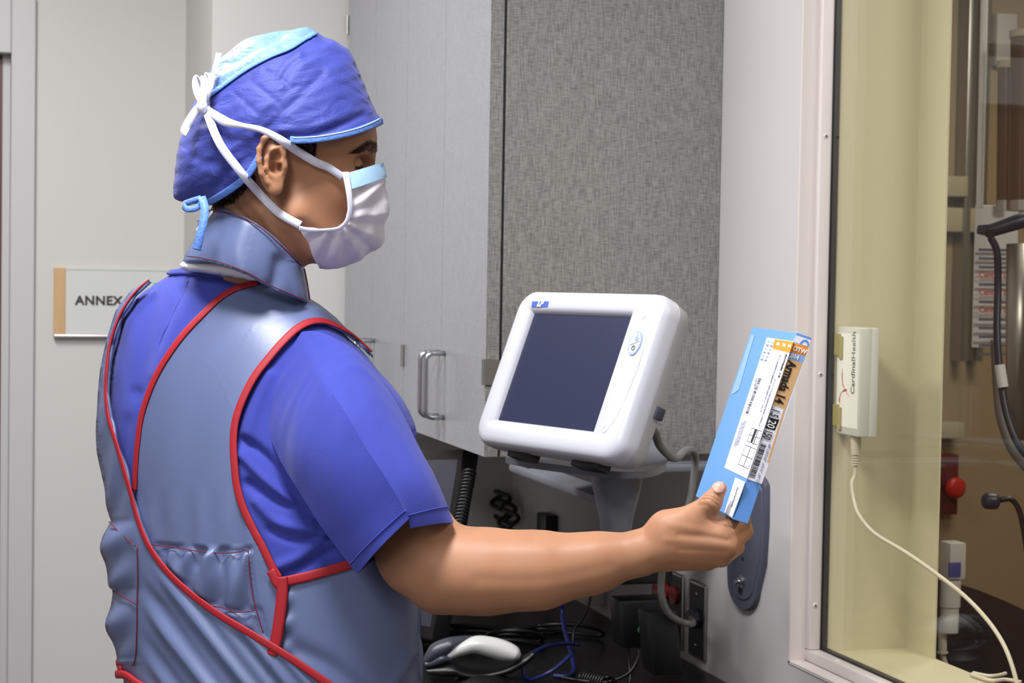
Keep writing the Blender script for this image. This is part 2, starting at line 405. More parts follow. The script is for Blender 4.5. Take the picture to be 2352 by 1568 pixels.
# ================================================================== CABINETS
def cabinet(y, label, hinge_near):
    c = empty('wall_cabinet', (DX, y, CB), label, 'cabinet', None)
    y2 = y+2*DW
    m = MB()
    m.box((DX+0.028, y+0.001, CB), (DX+0.045, y2-0.001, CT)); m.box((DX+0.045, y+0.001, CB), (WX-0.001, y+0.019, CT)); m.box((DX+0.045, y2-0.019, CB), (WX-0.001, y2-0.001, CT))
    m.box((DX+0.045, y+0.019, CB), (WX-0.001, y2-0.019, CB+0.018)); m.box((DX+0.045, y+0.019, CT-0.018), (WX-0.001, y2-0.019, CT))
    m.build('cabinet_body', M('laminate'), c)
    m = MB(); m.box((DX+0.0235, y+0.002, CB+0.001), (DX+0.0279, y2-0.002, CT)); m.build('door_gap', M('dark'), c)
    for k in range(2):
        a, b = y+k*DW+0.0008, y+(k+1)*DW-0.0008
        m = MB(); m.box((DX, a, CB), (DX+0.0012, b, CT), mi=1, bev=0.0004); m.box((DX+0.0012, a, CB), (DX+0.0232, b, CT))
        d = m.build('door', [M('laminate'), M('laminate_door')], c)
        hy = y+DW-0.030 if k == 0 else y+DW+0.012
        z0, z1, st, r = 1.227, 1.344, 0.036, 0.0045
        pts = [(DX, hy, z0), (DX-st+0.014, hy, z0)]+[(DX-st+0.014-0.014*math.sin(t), hy, z0+0.014*(1-math.cos(t))) for t in np.linspace(0.2, 1.4, 6)]
        pts += [(DX-st, hy, z0+0.02), (DX-st, hy, z1-0.02)]+[(DX-st+0.014-0.014*math.cos(t), hy, z1-0.014*(1-math.sin(t))) for t in np.linspace(0.17, 1.37, 6)]+[(DX-st+0.014, hy, z1), (DX, hy, z1)]
        m = MB(); m.tube(pts, r, 12); m.build('handle', M('steel'), d, smooth='all')
    for zz in (1.325, 2.06):
        for yy, on in ((y, hinge_near), (y2-0.004, True)):
            if not on: continue
            m = MB()
            for q in range(3): m.cyl((DX-0.0035, yy-0.001, zz-0.022+q*0.0147), (DX-0.0035, yy-0.001, zz-0.022+(q+1)*0.0147-0.0005), 0.0036, n=12)
            if yy == y:
                n = 18; a = [((DX-0.0035)+0.022*0.2*0, yy-0.0026, zz)]
                poly = [(DX-0.0035+0.056*math.sin(t), yy-0.0028, zz+0.0225*math.cos(t)) for t in np.linspace(0, math.pi, n)]
                poly = [(DX-0.0035, yy-0.0028, zz+0.021)]+poly[1:-1]+[(DX-0.0035, yy-0.0028, zz-0.021)]
                m.prism(poly, (0, 0.0024, 0))
            m.build('hinge', M('nickel'), c, smooth=True)
    return c
cabinet(CY0, 'grey laminate wall cabinet nearest the window, its end panel facing out behind the touchscreen', True)
cabinet(CY0+2*DW, 'grey laminate wall cabinet farthest from the window, mostly behind the masked person', False)

# ================================================================== COUNTER AND THE THINGS UNDER THE CABINETS
m = MB(); m.box((0.62, 1.72, CZ-0.035), (WX-0.001, YB-0.001, CZ), bev=0.003)
ct = m.build('countertop', M('countertop')); tag(ct, 'dark countertop under the wall cabinets, covered with cables', 'countertop')
m = MB(); m.box((0.68, 1.75, 0.0), (WX-0.001, YB-0.002, CZ-0.0355), bev=0.002)
bc = m.build('base_cabinet', M('charcoal')); tag(bc, 'low cabinet carrying the dark countertop', 'cabinet')

def slab(name, o, a, b, c, mtl, parent, bev=0.002, smooth=True):   # box from corner o along vectors a,b,c
    m = MB(); A = [np.array(v, float) for v in (a, b, c)]; L = [np.linalg.norm(v) for v in A]
    m.box((0, 0, 0), L, bev=bev, ax=[A[i]/L[i] for i in range(3)], org=o); return m.build(name, mtl, parent, smooth)
# computer screen seen edge-on, leaning back, facing left
T0 = P(1062, 1046, 3.15); B0 = P(992, 1470, 3.10); up = (T0-B0); up /= np.linalg.norm(up)
far = np.array([-0.10, 0.99, 0.0]); far -= up*np.dot(far, up); far /= np.linalg.norm(far); nrm = np.cross(up, far); nrm = nrm if nrm[0] < 0 else -nrm
cm = empty('computer_monitor', (B0[0]+0.02, B0[1]+0.24, CZ), 'dark computer monitor under the wall cabinets, leaning back behind the elbow', 'monitor')
slab('housing', B0, far*0.47, up*0.345, -nrm*0.032, M('black'), cm)
slab('screen', B0+far*0.018+up*0.022+nrm*0.0005, far*0.434, up*0.305, -nrm*0.004, M('charcoal'), cm, 0.0005)
q = B0+far*0.235-nrm*0.03
m = MB(); m.box((q[0]+0.0, q[1]-0.04, CZ+0.012), (q[0]+0.035, q[1]+0.04, CZ+0.2), bev=0.004); m.build('neck', M('black'), cm, True)
m = MB(); m.box((q[0]-0.09, q[1]-0.13, CZ+0.0006), (q[0]+0.1, q[1]+0.13, CZ+0.014), bev=0.004); m.build('base', M('black'), cm, True)
# ribbed cable hanging in the shadow
def coil(p0, p1, r, turns, wr, sag=0):
    p0 = np.array(p0); p1 = np.array(p1); pts = []; d = p1-p0; L = np.linalg.norm(d); d = d/L
    u = np.cross(d, (0.3, 1, 0.2)); u /= np.linalg.norm(u); w = np.cross(d, u)
    for i in range(turns*10+1):
        t = i/(turns*10); a = 2*math.pi*turns*t
        pts.append(p0+d*L*t+np.array([0, 0, -sag*4*t*(1-t)])+u*math.cos(a)*r+w*math.sin(a)*r)
    return pts
m = MB(); m.tube(coil(P(1078, 1085, 3.05), P(1046, 1240, 2.95), 0.011, 20, 0.002), 0.0026, 6)
o = m.build('coiled_cord', M('black'), smooth='all'); tag(o, 'black coiled cord hanging beside the dark computer monitor', 'cord')
CLAMP = True
def cable(name, pts, r, mtl, label, cat_='cable', group=None, n=8):
    c_ = cat(pts, 8)
    if CLAMP: c_[:, 2] = np.maximum(c_[:, 2], CZ+r+0.0008)
    m = MB(); m.tube(c_, r, n); o = m.build(name, mtl, smooth='all'); tag(o, label, cat_, group); return o
# bundle hanging on the back wall
def wallpt(px, py, off=0.01):
    p = on_x(px, py, WX-off); return p
cable('power_cable', [wallpt(1137, 1050, .03), wallpt(1138, 1120, .03), wallpt(1140, 1190, .02), wallpt(1120, 1230, .03), wallpt(1125, 1290, .02)], 0.003, M('black'), 'thin black cable dropping from the cabinet bottom to the looped bundle')
for k, (cx_, cy_, rr) in enumerate(((1160, 1175, 0.034), (1150, 1150, 0.028), (1168, 1195, 0.03))):
    c0 = wallpt(cx_, cy_, 0.03+0.012*k); pts = []
    for i in range(19):
        t = i/18*2*math.pi; pts.append(c0+np.array([0.012*math.sin(3*t), rr*math.cos(t)*1.5, rr*math.sin(t)*0.8]))
    o = cable('cable_loop', pts, 0.0055, M('black'), ['black cable loop, nearest the wall in the bundle under the cabinets', 'smallest black cable loop hanging high in the bundle under the cabinets', 'black cable loop at the bottom right of the bundle under the cabinets'][k], 'cable', 'black cable loops under the cabinets')
# black adapter block low on the far wall
m = MB(); p = wallpt(1262, 1225); m.box((WX-0.03, p[1]-0.03, p[2]-0.05), (WX-0.0005, p[1]+0.035, p[2]+0.045), bev=0.004)
tag(m.build('wall_socket_box', M('black'), smooth=True), 'small black box on the shaded wall just above the forearm', 'box')

# receptacle plates
def plate(name, ya, yb, za, zb, label, cat_):
    c = empty(name, (WX, (ya+yb)/2, (za+zb)/2), label, cat_)
    m = MB(); m.box((WX-0.006, ya, za), (WX-0.0003, yb, zb), bev=0.0045, seg=3); m.build('cover_plate', M('nickel'), c, True)
    m = MB(); m.box((WX-0.0066, ya+0.005, za+0.005), (WX-0.0058, yb-0.005, zb-0.005), bev=0.0003); m.build('dark_face', M('black'), c)
    return c
pl = plate('outlet_plate', 2.921, 3.075, 0.808, 0.947, 'dark metal outlet plate with red receptacles behind the grey cable', 'outlet')
for yy in (2.955, 2.997, 3.040):
    for zz in (0.905, 0.850):
        m = MB(); m.cyl((WX-0.012, yy, zz), (WX-0.006, yy, zz), 0.0165, n=24); rc = m.build('receptacle', M('redplastic'), pl, True)
        m = MB()
        for s_ in (-0.006, 0.006): m.box((WX-0.0126, yy+s_-0.001, zz-0.004), (WX-0.0118, yy+s_+0.001, zz+0.005))
        m.build('slots', M('ink'), rc)
cp = plate('conduit_plate', 2.818, 2.892, 0.810, 0.947, 'dark metal plate with two screws where the grey cable enters the wall', 'wall plate')
for zz in (0.925, 0.833):
    m = MB(); m.sphere((WX-0.0066, 2.855, zz), 0.004, (0.4, 1, 1), 12); m.build('screw', M('steel'), cp, 'all')
hz = float(wallpt(1598, 1422)[2])
m = MB(); m.cyl((WX-0.016, 2.857, hz), (WX-0.006, 2.857, hz), 0.0185, n=8); m.cyl((WX-0.022, 2.857, hz), (WX-0.016, 2.857, hz), 0.0145, n=24)
m.build('cable_gland', M('charcoal'), cp, True)
# power adapters plugged in
def adapter(o, a, b, c, label, sticker=False):
    e = empty('power_adapter', tuple(o), label, 'power adapter', 'black power adapters plugged in at the outlet plate')
    slab('housing', o, a, b, c, M('black'), e, 0.005)
    return e
a1 = P(1400, 1345, 2.92); e1 = adapter(a1-np.array([0, 0, 0.0]), (0.115, 0.0, 0), (0, 0.06, 0), (0, 0, 0.035), 'black power adapter lying highest, partly behind the forearm')
a2 = P(1432, 1490, 2.95); e2 = adapter(a2, (0.09, 0, 0), (0, 0.055, 0), (-0.008, 0, 0.082), 'black power adapter with a round green sticker')
sp = P(1474, 1447, 2.935); m = MB(); m.cyl(sp, sp+np.array([0, 0.004, 0]), 0.006, n=20); m.build('round_sticker', M('green'), e2)
a3 = P(1500, 1552, 2.86); e3 = adapter(a3, (0.052, -0.004, 0), (0.0, 0.05, 0), (-0.012, 0, 0.105), 'black power adapter hanging lowest, tapering down beside the dark wall plates')
cable('power_cable', [P(1465, 1480, 2.97), P(1466, 1510, 2.96), P(1445, 1545, 2.95), P(1400, 1565, 2.95), P(1340, 1575, 2.97), P(1280, 1600, 3.0)], 0.0028, M('black'), 'black cable curving left from the green-stickered power adapter')
cable('power_cable', [P(1443, 1470, 2.99), P(1445, 1520, 2.98), P(1448, 1560, 2.96), P(1435, 1600, 2.94)], 0.0022, M('black'), 'thin black cable falling straight below the green-stickered power adapter')
cable('power_cable', [P(1360, 1340, 3.2), P(1352, 1390, 3.2), P(1335, 1425, 3.2), P(1318, 1450, 3.2), P(1316, 1500, 3.18)], 0.0028, M('black'), 'thin black cable hanging below the forearm left of the adapters')
m = MB(); p = wallpt(1372, 1365); m.box((WX-0.03, p[1]-0.02, p[2]-0.02), (WX-0.0005, p[1]+0.02, p[2]+0.03), bev=0.003)
tag(m.build('wall_jack', M('cableivory'), smooth=True), 'small ivory wall jack just under the forearm', 'wall jack')
cable('network_cable', [P(1292, 1380, 3.25), P(1291, 1410, 3.25), P(1298, 1450, 3.2), P(1312, 1500, 3.1), P(1318, 1540, 3.05), P(1305, 1580, 3.0), P(1270, 1610, 3.0)], 0.0042, M('cableblue'), 'blue network cable hanging straight down from behind the forearm')
cable('network_cable', [P(1330, 1480, 3.12), P(1290, 1478, 3.1), P(1240, 1490, 3.05), P(1205, 1520, 3.0), P(1210, 1560, 2.98), P(1260, 1545, 2.95), P(1310, 1505, 2.98)], 0.0036, M('cableblue'), 'blue network cable looping on the countertop behind the barcode scanner')
for k in range(7):
    a = RS.uniform(0, 6.28); pts = []
    cx_, cy_ = 1110+RS.uniform(-70, 190), 1455+RS.uniform(-12, 40); D_ = 3.28+RS.uniform(-.05, .1)
    for i in range(10):
        t = a+i*0.75; pts.append(P(cx_+math.cos(t)*(60+8*k), cy_+math.sin(t)*22, D_+0.05*math.sin(t)))
    for q_ in pts: q_[2] = max(q_[2], CZ+0.006)
    cable('tangled_cable', pts, 0.004, M('black'), 'black cable in the dark tangle behind the barcode scanner', 'cable', 'tangled black cables on the countertop')
m = MB(); m.tube(coil(P(1345, 1560, 3.0), P(1400, 1572, 2.93), 0.014, 9, 0.002), 0.0024, 6)
tag(m.build('coiled_cord', M('black'), smooth='all'), 'black coiled cord low on the counter left of the hanging adapters', 'cord')

# barcode scanner lying in its cradle
def strip(poly_top, poly_bot, D, half, n=14, nose=0.55):       # body from two outlines at depth D with rounded section
    rings = []
    T = cat(poly_top, 6); B = cat(poly_bot, 6)
    for a, b in zip(T, B):
        A = P(a[0], a[1], D); Bq = P(b[0], b[1], D); c = (A+Bq)/2; v = (A-Bq)/2; w = M3@np.array([0, 0, -1.0])
        rings.append([c+v*math.cos(t)+w*half*math.sin(t)*min(1, np.linalg.norm(v)/0.012) for t in np.linspace(0, 2*math.pi, n, endpoint=False)])
    return rings
SD = 2.98
bs = empty('barcode_scanner', tuple(P(1090, 1548, SD)*[1, 1, 0]+[0, 0, CZ]), 'white and grey handheld barcode scanner resting in a black cradle on the counter', 'scanner')
m = MB(); m.loft(strip([(1022, 1498), (1050, 1478), (1090, 1460), (1130, 1462), (1165, 1472), (1190, 1486), (1197, 1502)], [(1040, 1512), (1062, 1505), (1090, 1500), (1120, 1508), (1150, 1516), (1172, 1517), (1190, 1514)], SD, 0.021)); m.build('grip', M('whitegloss'), bs, 'all')
m = MB(); m.loft(strip([(974, 1508), (990, 1480), (1020, 1466), (1050, 1461), (1088, 1459)], [(976, 1530), (1003, 1518), (1030, 1505), (1052, 1484), (1088, 1462)], SD+0.004, 0.024)); m.build('scan_head', M('charcoal'), bs, 'all')
m = MB(); m.loft(strip([(975, 1518), (992, 1512), (1018, 1500), (1040, 1510)], [(978, 1534), (1000, 1530), (1020, 1522), (1038, 1518)], SD-0.008, 0.020)); m.build('scan_nose', M('charcoal'), bs, 'all')
m = MB(); m.loft(strip([(976, 1530), (1010, 1524), (1040, 1520), (1060, 1532), (1110, 1540), (1160, 1530), (1205, 1505), (1222, 1494)], [(990, 1548), (1020, 1552), (1050, 1552), (1080, 1556), (1120, 1556), (1170, 1546), (1210, 1524), (1232, 1502)], SD, 0.03)); m.build('cradle', M('black'), bs, 'all')
m = MB(); q = P(1110, 1556, SD); m.cyl((q[0], q[1], CZ), (q[0], q[1], CZ+0.012), 0.05, 0.03, n=28); m.build('cradle_base', M('black'), bs, True)

# ================================================================== TOUCHSCREEN TERMINAL ON ITS ARM
mc = P(1293.5, 849.5, 2.347); mr = np.array([.33834, -.94102, .0023]); mr /= np.linalg.norm(mr)
mu = np.array([.35572, .13016, .92548]); mu -= mr*np.dot(mu, mr); mu /= np.linalg.norm(mu); mn = np.cross(mr, mu); mn = -mn if mn[0] > 0 else mn
ZT = 1.228
mon = empty('touchscreen_terminal', tuple(mc-mu*0.1), 'white touchscreen terminal tilted on the grey arm tray, screen dark', 'monitor')
def rrect(x0, x1, y0, y1, r, n=8):
    pts = []
    for cx_, cy_, a in ((x1-r, y1-r, 0), (x0+r, y1-r, 90), (x0+r, y0+r, 180), (x1-r, y0+r, 270)):
        for i in range(n+1):
            t = math.radians(a+90*i/n); pts.append((cx_+r*math.cos(t), cy_+r*math.sin(t)))
    return pts
def mring(x0, x1, y0, y1, r, d): return [mc+mr*a+mu*b+mn*d for a, b in rrect(x0, x1, y0, y1, max(r, 0.0006))]
X0m, X1m, Y0m, Y1m = -0.146, 0.168, -0.1165, 0.1145
SX, SY = 0.1065, 0.080
rings = []
for d, ins in ((-0.056, 0.030), (-0.053, 0.012), (-0.046, 0.004), (-0.0245, 0.0002), (-0.0240, 0.0012), (-0.0235, 0.0002), (-0.008, 0.0), (0.000, 0.0022), (0.004, 0.006), (0.0062, 0.012), (0.0068, 0.019)):
    rings.append(mring(X0m+ins, X1m-ins, Y0m+ins, Y1m-ins, 0.030-ins*0.6, d))
fl = 0.0
rings.append(mring(-SX-0.008, SX+0.006, -SY-0.008, SY+0.008, 0.004, 0.0066))
rings.append(mring(-SX-0.005, SX+0.003, -SY-0.005, SY+0.005, 0.002, 0.0050))
rings.append(mring(-SX, SX, -SY, SY, 0.001, -0.0005))
rings.append(mring(-SX, SX, -SY, SY, 0.001, -0.003))
m = MB(); m.loft(rings, caps=True); hs = m.build('housing', M('white'), mon, 'all')
hs.data.set_sharp_from_angle(angle=math.radians(50))
m = MB(); m.prism(mring(-SX+0.0005, SX-0.0005, -SY+0.0005, SY-0.0005, 0.001, -0.0026), mn*0.0012); m.build('screen', M('screen'), mon)
def lp(px, py, off=0.0068):
    return onplane(px, py, mc+mn*off, mn)
bl = [lp(*a) for a in ((1223, 692), (1261, 692), (1258, 704.5), (1221, 704.5))]
m = MB(); m.prism(bl, mn*0.0004); lg = m.build('logo_badge', M('logo'), mon)
text('LF', 0.0125, lp(1233, 703, 0.0073), mr, mu, M('ivory'), lg, 'logo_letters', bold=0.0006, shear=0.25)
bc_ = lp(1460, 789)
def oval(c, a, b, n=36, tilt=0.0):
    return [c+mr*(a*math.cos(t)*math.cos(tilt)-b*math.sin(t)*math.sin(tilt))+mu*(a*math.cos(t)*math.sin(tilt)+b*math.sin(t)*math.cos(tilt)) for t in np.linspace(0, 2*math.pi, n, endpoint=False)]
m = MB(); m.prism(oval(bc_-mn*0.001, 0.0115, 0.0165), mn*0.0022); kb = m.build('button_rim', M('buttonblue'), mon)
m = MB(); m.prism(oval(bc_, 0.0095, 0.0145), mn*0.0016); kf = m.build('button_face', M('white'), kb)
m = MB(); m.prism(oval(bc_+mu*0.0065+mr*0.001, 0.0035, 0.0035), mn*0.0022); m.prism(oval(bc_+mu*0.0118+mr*0.001, 0.0009, 0.0009), mn*0.0022); m.build('brightness_dot', M('buttonblue'), kb)
m = MB()
o_, i_ = oval(bc_-mu*0.0065, 0.0036, 0.0036, 24), oval(bc_-mu*0.0065, 0.0022, 0.0022, 24)
for k in range(24):
    j = (k+1) % 24; m.faces([o_[k]+mn*0.0020, o_[j]+mn*0.0020, i_[j]+mn*0.0020, i_[k]+mn*0.0020], [(0, 1, 2, 3)])
m.prism([bc_-mu*0.0065+mr*a+mu*b for a, b in ((-.0004, -.001), (.0004, -.001), (.0004, .003), (-.0004, .003))], mn*0.002)
m.prism([bc_+mr*a+mu*b for a, b in ((-.008, -.0028), (-.0076, -.0034), (.008, .0028), (.0076, .0034))], mn*0.0019); m.build('power_symbol', M('greydark'), kb)
sw = [lp(*a, 0.0062) for a in cat([(1474, 733), (1486, 728), (1488, 748), (1478, 800), (1455, 870), (1420, 950), (1392, 990), (1384, 988), (1392, 975)], 5)]
m = MB(); m.tube(sw, 0.0011, 8); m.build('bezel_groove', M('white'), mon, 'all')
for a, b in ((-0.085, -0.04), (0.055, 0.11)):
    q = mc-mu*0.114-mn*0.030; m = MB()
    m.box((a, -0.012, -0.010), (b, 0.012, 0.004), ax=[mr, -mn, mu], org=q, bev=0.002); m.build('rubber_foot', M('black'), mon, True)
m = MB(); q = mc+mr*0.163-mu*0.035-mn*0.045; m.box((-0.004, -0.01, -0.008), (0.006, 0.004, 0.008), ax=[mr, -mn, mu], org=q, bev=0.001); m.build('side_latch', M('charcoal'), mon, True)
# arm
arm = empty('monitor_arm', (WX, 2.65, 1.15), 'grey metal monitor arm with tray, fixed to the wall by an oblong plate', 'monitor arm')
def oz(px, py, z): return onplane(px, py, (0, 0, z), (0, 0, 1))
ty = cat([oz(*a, ZT) for a in ((1160, 1048), (1230, 1060), (1330, 1073), (1420, 1083), (1480, 1081), (1524, 1068), (1531, 1052), (1519, 1034), (1495, 1006))], 6)
ty = [p for p in ty]
b0 = ty[-1]+np.array([0.02, 0.05, 0]); b1 = ty[0]+np.array([0.07, 0.02, 0]); ty += [b0, b1]
m = MB(); m.prism([p-np.array([0, 0, 0.010]) for p in ty], (0, 0, 0.010))
bmesh.ops.bevel(m.bm, geom=[e for e in m.bm.edges], offset=0.0015, segments=2, affect='EDGES', clamp_overlap=True)
m.build('tray', M('stand'), arm, True)
tc = oz(1462, 1075, ZT)+np.array([0.0, 0.075, 0])
rg = []
for z_, a_, b_ in ((ZT-0.010, 0.034, 0.030), (ZT-0.03, 0.033, 0.028), (ZT-0.075, 0.022, 0.024), (ZT-0.13, 0.0135, 0.02)):
    sx = (z_-(ZT-0.010))*(-0.0)
    rg.append([np.array([tc[0]+sx+a_*math.copysign(abs(math.cos(t))**0.6, math.cos(t)), tc[1]+b_*math.copysign(abs(math.sin(t))**0.6, math.sin(t)), z_]) for t in np.linspace(0, 2*math.pi, 28, endpoint=False)])
m = MB(); m.loft(rg); m.build('swivel_post', M('stand'), arm, 'all').data.set_sharp_from_angle(angle=math.radians(50))
zb = 1.178
fy = float(oz(1560, 1070, zb)[1])
m = MB(); m.box((tc[0]-0.01, fy, zb-0.010), (WX-0.008, fy+0.075, zb), bev=0.002); m.box((tc[0]-0.01, fy+0.034, zb-0.0005), (1.16, fy+0.038, zb+0.0012)); m.build('arm_bar', M('stand'), arm, True)
m = MB(); m.box((tc[0]-0.02, tc[1], zb-0.012), (tc[0]+0.03, fy+0.07, zb), bev=0.003); m.build('arm_elbow', M('stand'), arm, True)
pyc = 2.656
rg = []
pts2 = []
for t in np.linspace(0, math.pi, 14): pts2.append((pyc+0.078*math.cos(t)*1.0, 1.15+0.022*math.sin(t)))
pts2 += [(pyc-0.080, 1.09), (pyc-0.074, 1.02)]
for t in np.linspace(math.pi*1.02, math.pi*1.98, 16): pts2.append((pyc+0.005+0.058*math.cos(t), 0.975+0.042*math.sin(t)))
pts2 += [(pyc+0.072, 1.04), (pyc+0.078, 1.10)]
m = MB()
cen = np.array([pyc, 1.07])
def pr(x, s_): return [np.array([x, cen[0]+(a-cen[0])*s_, cen[1]+(b-cen[1])*s_]) for a, b in pts2]
m.loft([pr(WX-0.0005, 1.0), pr(WX-0.006, 1.0), pr(WX-0.009, 0.985), pr(WX-0.009, 0.88), pr(WX-0.011, 0.86)])
wp = m.build('wall_plate', M('standplate'), arm, 'all'); wp.data.set_sharp_from_angle(angle=math.radians(30))
q = on_x(1703, 1335, WX-0.012)
m = MB(); m.cyl((WX-0.018, q[1], q[2]), (WX-0.010, q[1], q[2]), 0.0075, n=6); m.cyl((WX-0.024, q[1], q[2]), (WX-0.018, q[1], q[2]), 0.004, n=12); m.cyl((WX-0.0125, q[1], q[2]), (WX-0.0112, q[1], q[2]), 0.011, n=20); m.build('bolt', M('steel'), arm, True)
m = MB(); q2_ = on_x(1701, 1356, WX-0.0112); m.cyl((WX-0.0116, q2_[1], q2_[2]), (WX-0.0108, q2_[1], q2_[2]), 0.007, n=18); m.build('screw_hole', M('dark'), arm); m = MB(); q3_ = on_x(1706, 1284, WX-0.0112); m.cyl((WX-0.0116, q3_[1], q3_[2]), (WX-0.0108, q3_[1], q3_[2]), 0.0035, n=14); m.build('screw_hole', M('dark'), arm)
# grey cable from terminal over the bar and down to the gland
bk = mc-mn*0.061-mu*0.06+mr*0.1
cable('grey_cable', [bk, P(1497, 985, 2.33), P(1515, 1022, 2.36), P(1540, 1048, 2.45), P(1556, 1051, 2.55), P(1572, 1036, 2.68), P(1588, 1033, 2.75), P(1597, 1048, 2.79), P(1594, 1090, 2.80), P(1584, 1150, 2.80), P(1565, 1210, 2.80), P(1530, 1270, 2.83), P(1519, 1330, 2.84), P(1521, 1375, 2.84), P(1537, 1410, 2.85), P(1565, 1428, 2.87), P(1590, 1432, 2.90), np.array([WX-0.015, 2.857, hz])], 0.0058, M('cablegrey'), 'grey cable from the touchscreen terminal over the arm down into the wall plate', n=12)

CLAMP = False
# ================================================================== ANNEX SIGN
def sp_(px, py, off=0.0): return on_y(px, py, YS-off)
sg = empty('room_sign', tuple(sp_(250, 690)), 'wall sign reading ANNEX with a maple strip at its left, left of the masked person', 'sign')
xl = float(sp_(123, 690)[0]); xm = float(sp_(150, 690)[0]); xr = float(sp_(395, 690)[0]); zt = float(sp_(150, 615)[2]); zb_ = float(sp_(150, 767)[2])
m = MB(); m.box((xl, YS-0.012, zb_), (xm, YS-0.0005, zt), bev=0.001); m.build('maple_strip', M('maple'), sg)
m = MB(); m.box((xm, YS-0.010, zb_), (xr, YS-0.0005, zt), bev=0.001); m.box((xm, YS-0.0115, zt-0.004), (xr, YS-0.010, zt)); m.build('sign_panel', M('signpanel'), sg)
m = MB(); m.box((xl, YS-0.020, zb_-0.010), (xr, YS-0.0005, zb_), bev=0.003); m.build('lower_rail', M('nickel'), sg, True)
a, b = sp_(173, 699, .011), sp_(268, 699, .011)
text('ANNEX', 0.0315, a, (1, 0, 0), (0, 0, 1), M('signink'), sg, bold=0.0010, squeeze=1.02, space=1.08)
xc = float(sp_(352, 640)[0]); m = MB(); m.box((xc, YS-0.0112, zt-0.045), (xr-0.01, YS-0.0098, zt-0.034)); m.build('cyan_mark', M('cyan'), sg)
# ================================================================== FIGURE: IMPLICIT BODY SURFACE
def seg_d(p, a, b, ra, rb):                   # round cone (capsule with two radii)
    ba = b-a; t = np.clip(((p-a)@ba)/(ba@ba), 0, 1); return np.linalg.norm(p-a-t[:, None]*ba, axis=1)-(ra+(rb-ra)*t)
def ell_d(p, c, r, A=None):
    q = p-c
    if A is not None: q = q@A.T
    k0 = np.linalg.norm(q/r, axis=1); k1 = np.linalg.norm(q/(r*r), axis=1)
    return k0*(k0-1)/np.maximum(k1, 1e-9)
def smin(a, b, k):
    h = np.maximum(k-np.abs(a-b), 0)/k; return np.minimum(a, b)-h*h*k*0.25
def smax(a, b, k): return -smin(-a, -b, k)
def run_ops(ops, p):
    d = np.full(len(p), 9.0)
    for op in ops:
        kind, k = op[0], op[-1]
        e = seg_d(p, *op[2:6]) if op[1] == 's' else ell_d(p, *op[2:-1])
        d = smin(d, e, k) if kind == '+' else smax(d, -e, k)
    return d
def surface(field, lo, hi, h):                # sparse naive surface nets
    lo = np.array(lo); hi = np.array(hi); B = 12
    nb = np.ceil((hi-lo)/(h*B)).astype(int); n = nb*B+1
    V = np.full(n, 1.0, np.float32)
    ctr = np.stack(np.meshgrid(*[lo[i]+h*B*(np.arange(nb[i])+0.5) for i in range(3)], indexing='ij'), -1).reshape(-1, 3)
    dc = field(ctr); rad = h*B*0.87*1.35+0.004
    idx = np.stack(np.meshgrid(*[np.arange(k) for k in nb], indexing='ij'), -1).reshape(-1, 3)
    V5 = V
    inside = dc < 0
    for (i, j, k) in idx[inside & (np.abs(dc) >= rad)]: V5[i*B:i*B+B+1, j*B:j*B+B+1, k*B:k*B+B+1] = -1.0
    loc = np.stack(np.meshgrid(*[np.arange(B+1)]*3, indexing='ij'), -1).reshape(-1, 3)
    near = idx[np.abs(dc) < rad]
    for s in range(0, len(near), 60):
        ch = near[s:s+60]; g_ = (ch[:, None, :]*B+loc[None]).reshape(-1, 3)
        V5[g_[:, 0], g_[:, 1], g_[:, 2]] = field(lo+g_*h)
    S = V < 0
    c = [S[a:S.shape[0]-1+a, b:S.shape[1]-1+b, e:S.shape[2]-1+e] for a in (0, 1) for b in (0, 1) for e in (0, 1)]
    sm = sum(x.astype(np.int8) for x in c); act = np.argwhere((sm > 0) & (sm < 8))
    vid = np.full(sm.shape, -1, np.int32); vid[act[:, 0], act[:, 1], act[:, 2]] = np.arange(len(act))
    acc = np.zeros((len(act), 3)); cnt = np.zeros(len(act))
    cor = [(a, b, e) for a in (0, 1) for b in (0, 1) for e in (0, 1)]
    for i in range(8):
        for j in range(i+1, 8):
            di = np.array(cor[j])-np.array(cor[i])
            if np.abs(di).sum() != 1: continue
            va = V[tuple((act+cor[i]).T)].astype(float); vb = V[tuple((act+cor[j]).T)].astype(float)
            mk = (va < 0) != (vb < 0); t = np.where(mk, va/np.where(mk, va-vb, 1), 0)
            acc += np.where(mk[:, None], np.array(cor[i])+t[:, None]*di, 0); cnt += mk
    verts = lo+(act+acc/cnt[:, None])*h
    F = []
    for ax in range(3):
        sl0 = [slice(None)]*3; sl1 = [slice(None)]*3; sl0[ax] = slice(0, -1); sl1[ax] = slice(1, None)
        ch = np.argwhere(S[tuple(sl0)] != S[tuple(sl1)]); o1, o2 = (ax+1) % 3, (ax+2) % 3
        ch = ch[(ch[:, o1] > 0) & (ch[:, o2] > 0) & (ch[:, o1] < S.shape[o1]-1) & (ch[:, o2] < S.shape[o2]-1)]
        e1 = np.zeros(3, int); e1[o1] = 1; e2 = np.zeros(3, int); e2[o2] = 1
        q = np.stack([vid[tuple((ch-e1-e2).T)], vid[tuple((ch-e2).T)], vid[tuple(ch.T)], vid[tuple((ch-e1).T)]], 1)
        fl = S[tuple(ch.T)]; q[~fl] = q[~fl][:, ::-1]; F.append(q)
    F = np.concatenate(F); F = F[(F >= 0).all(1)]
    return verts, F
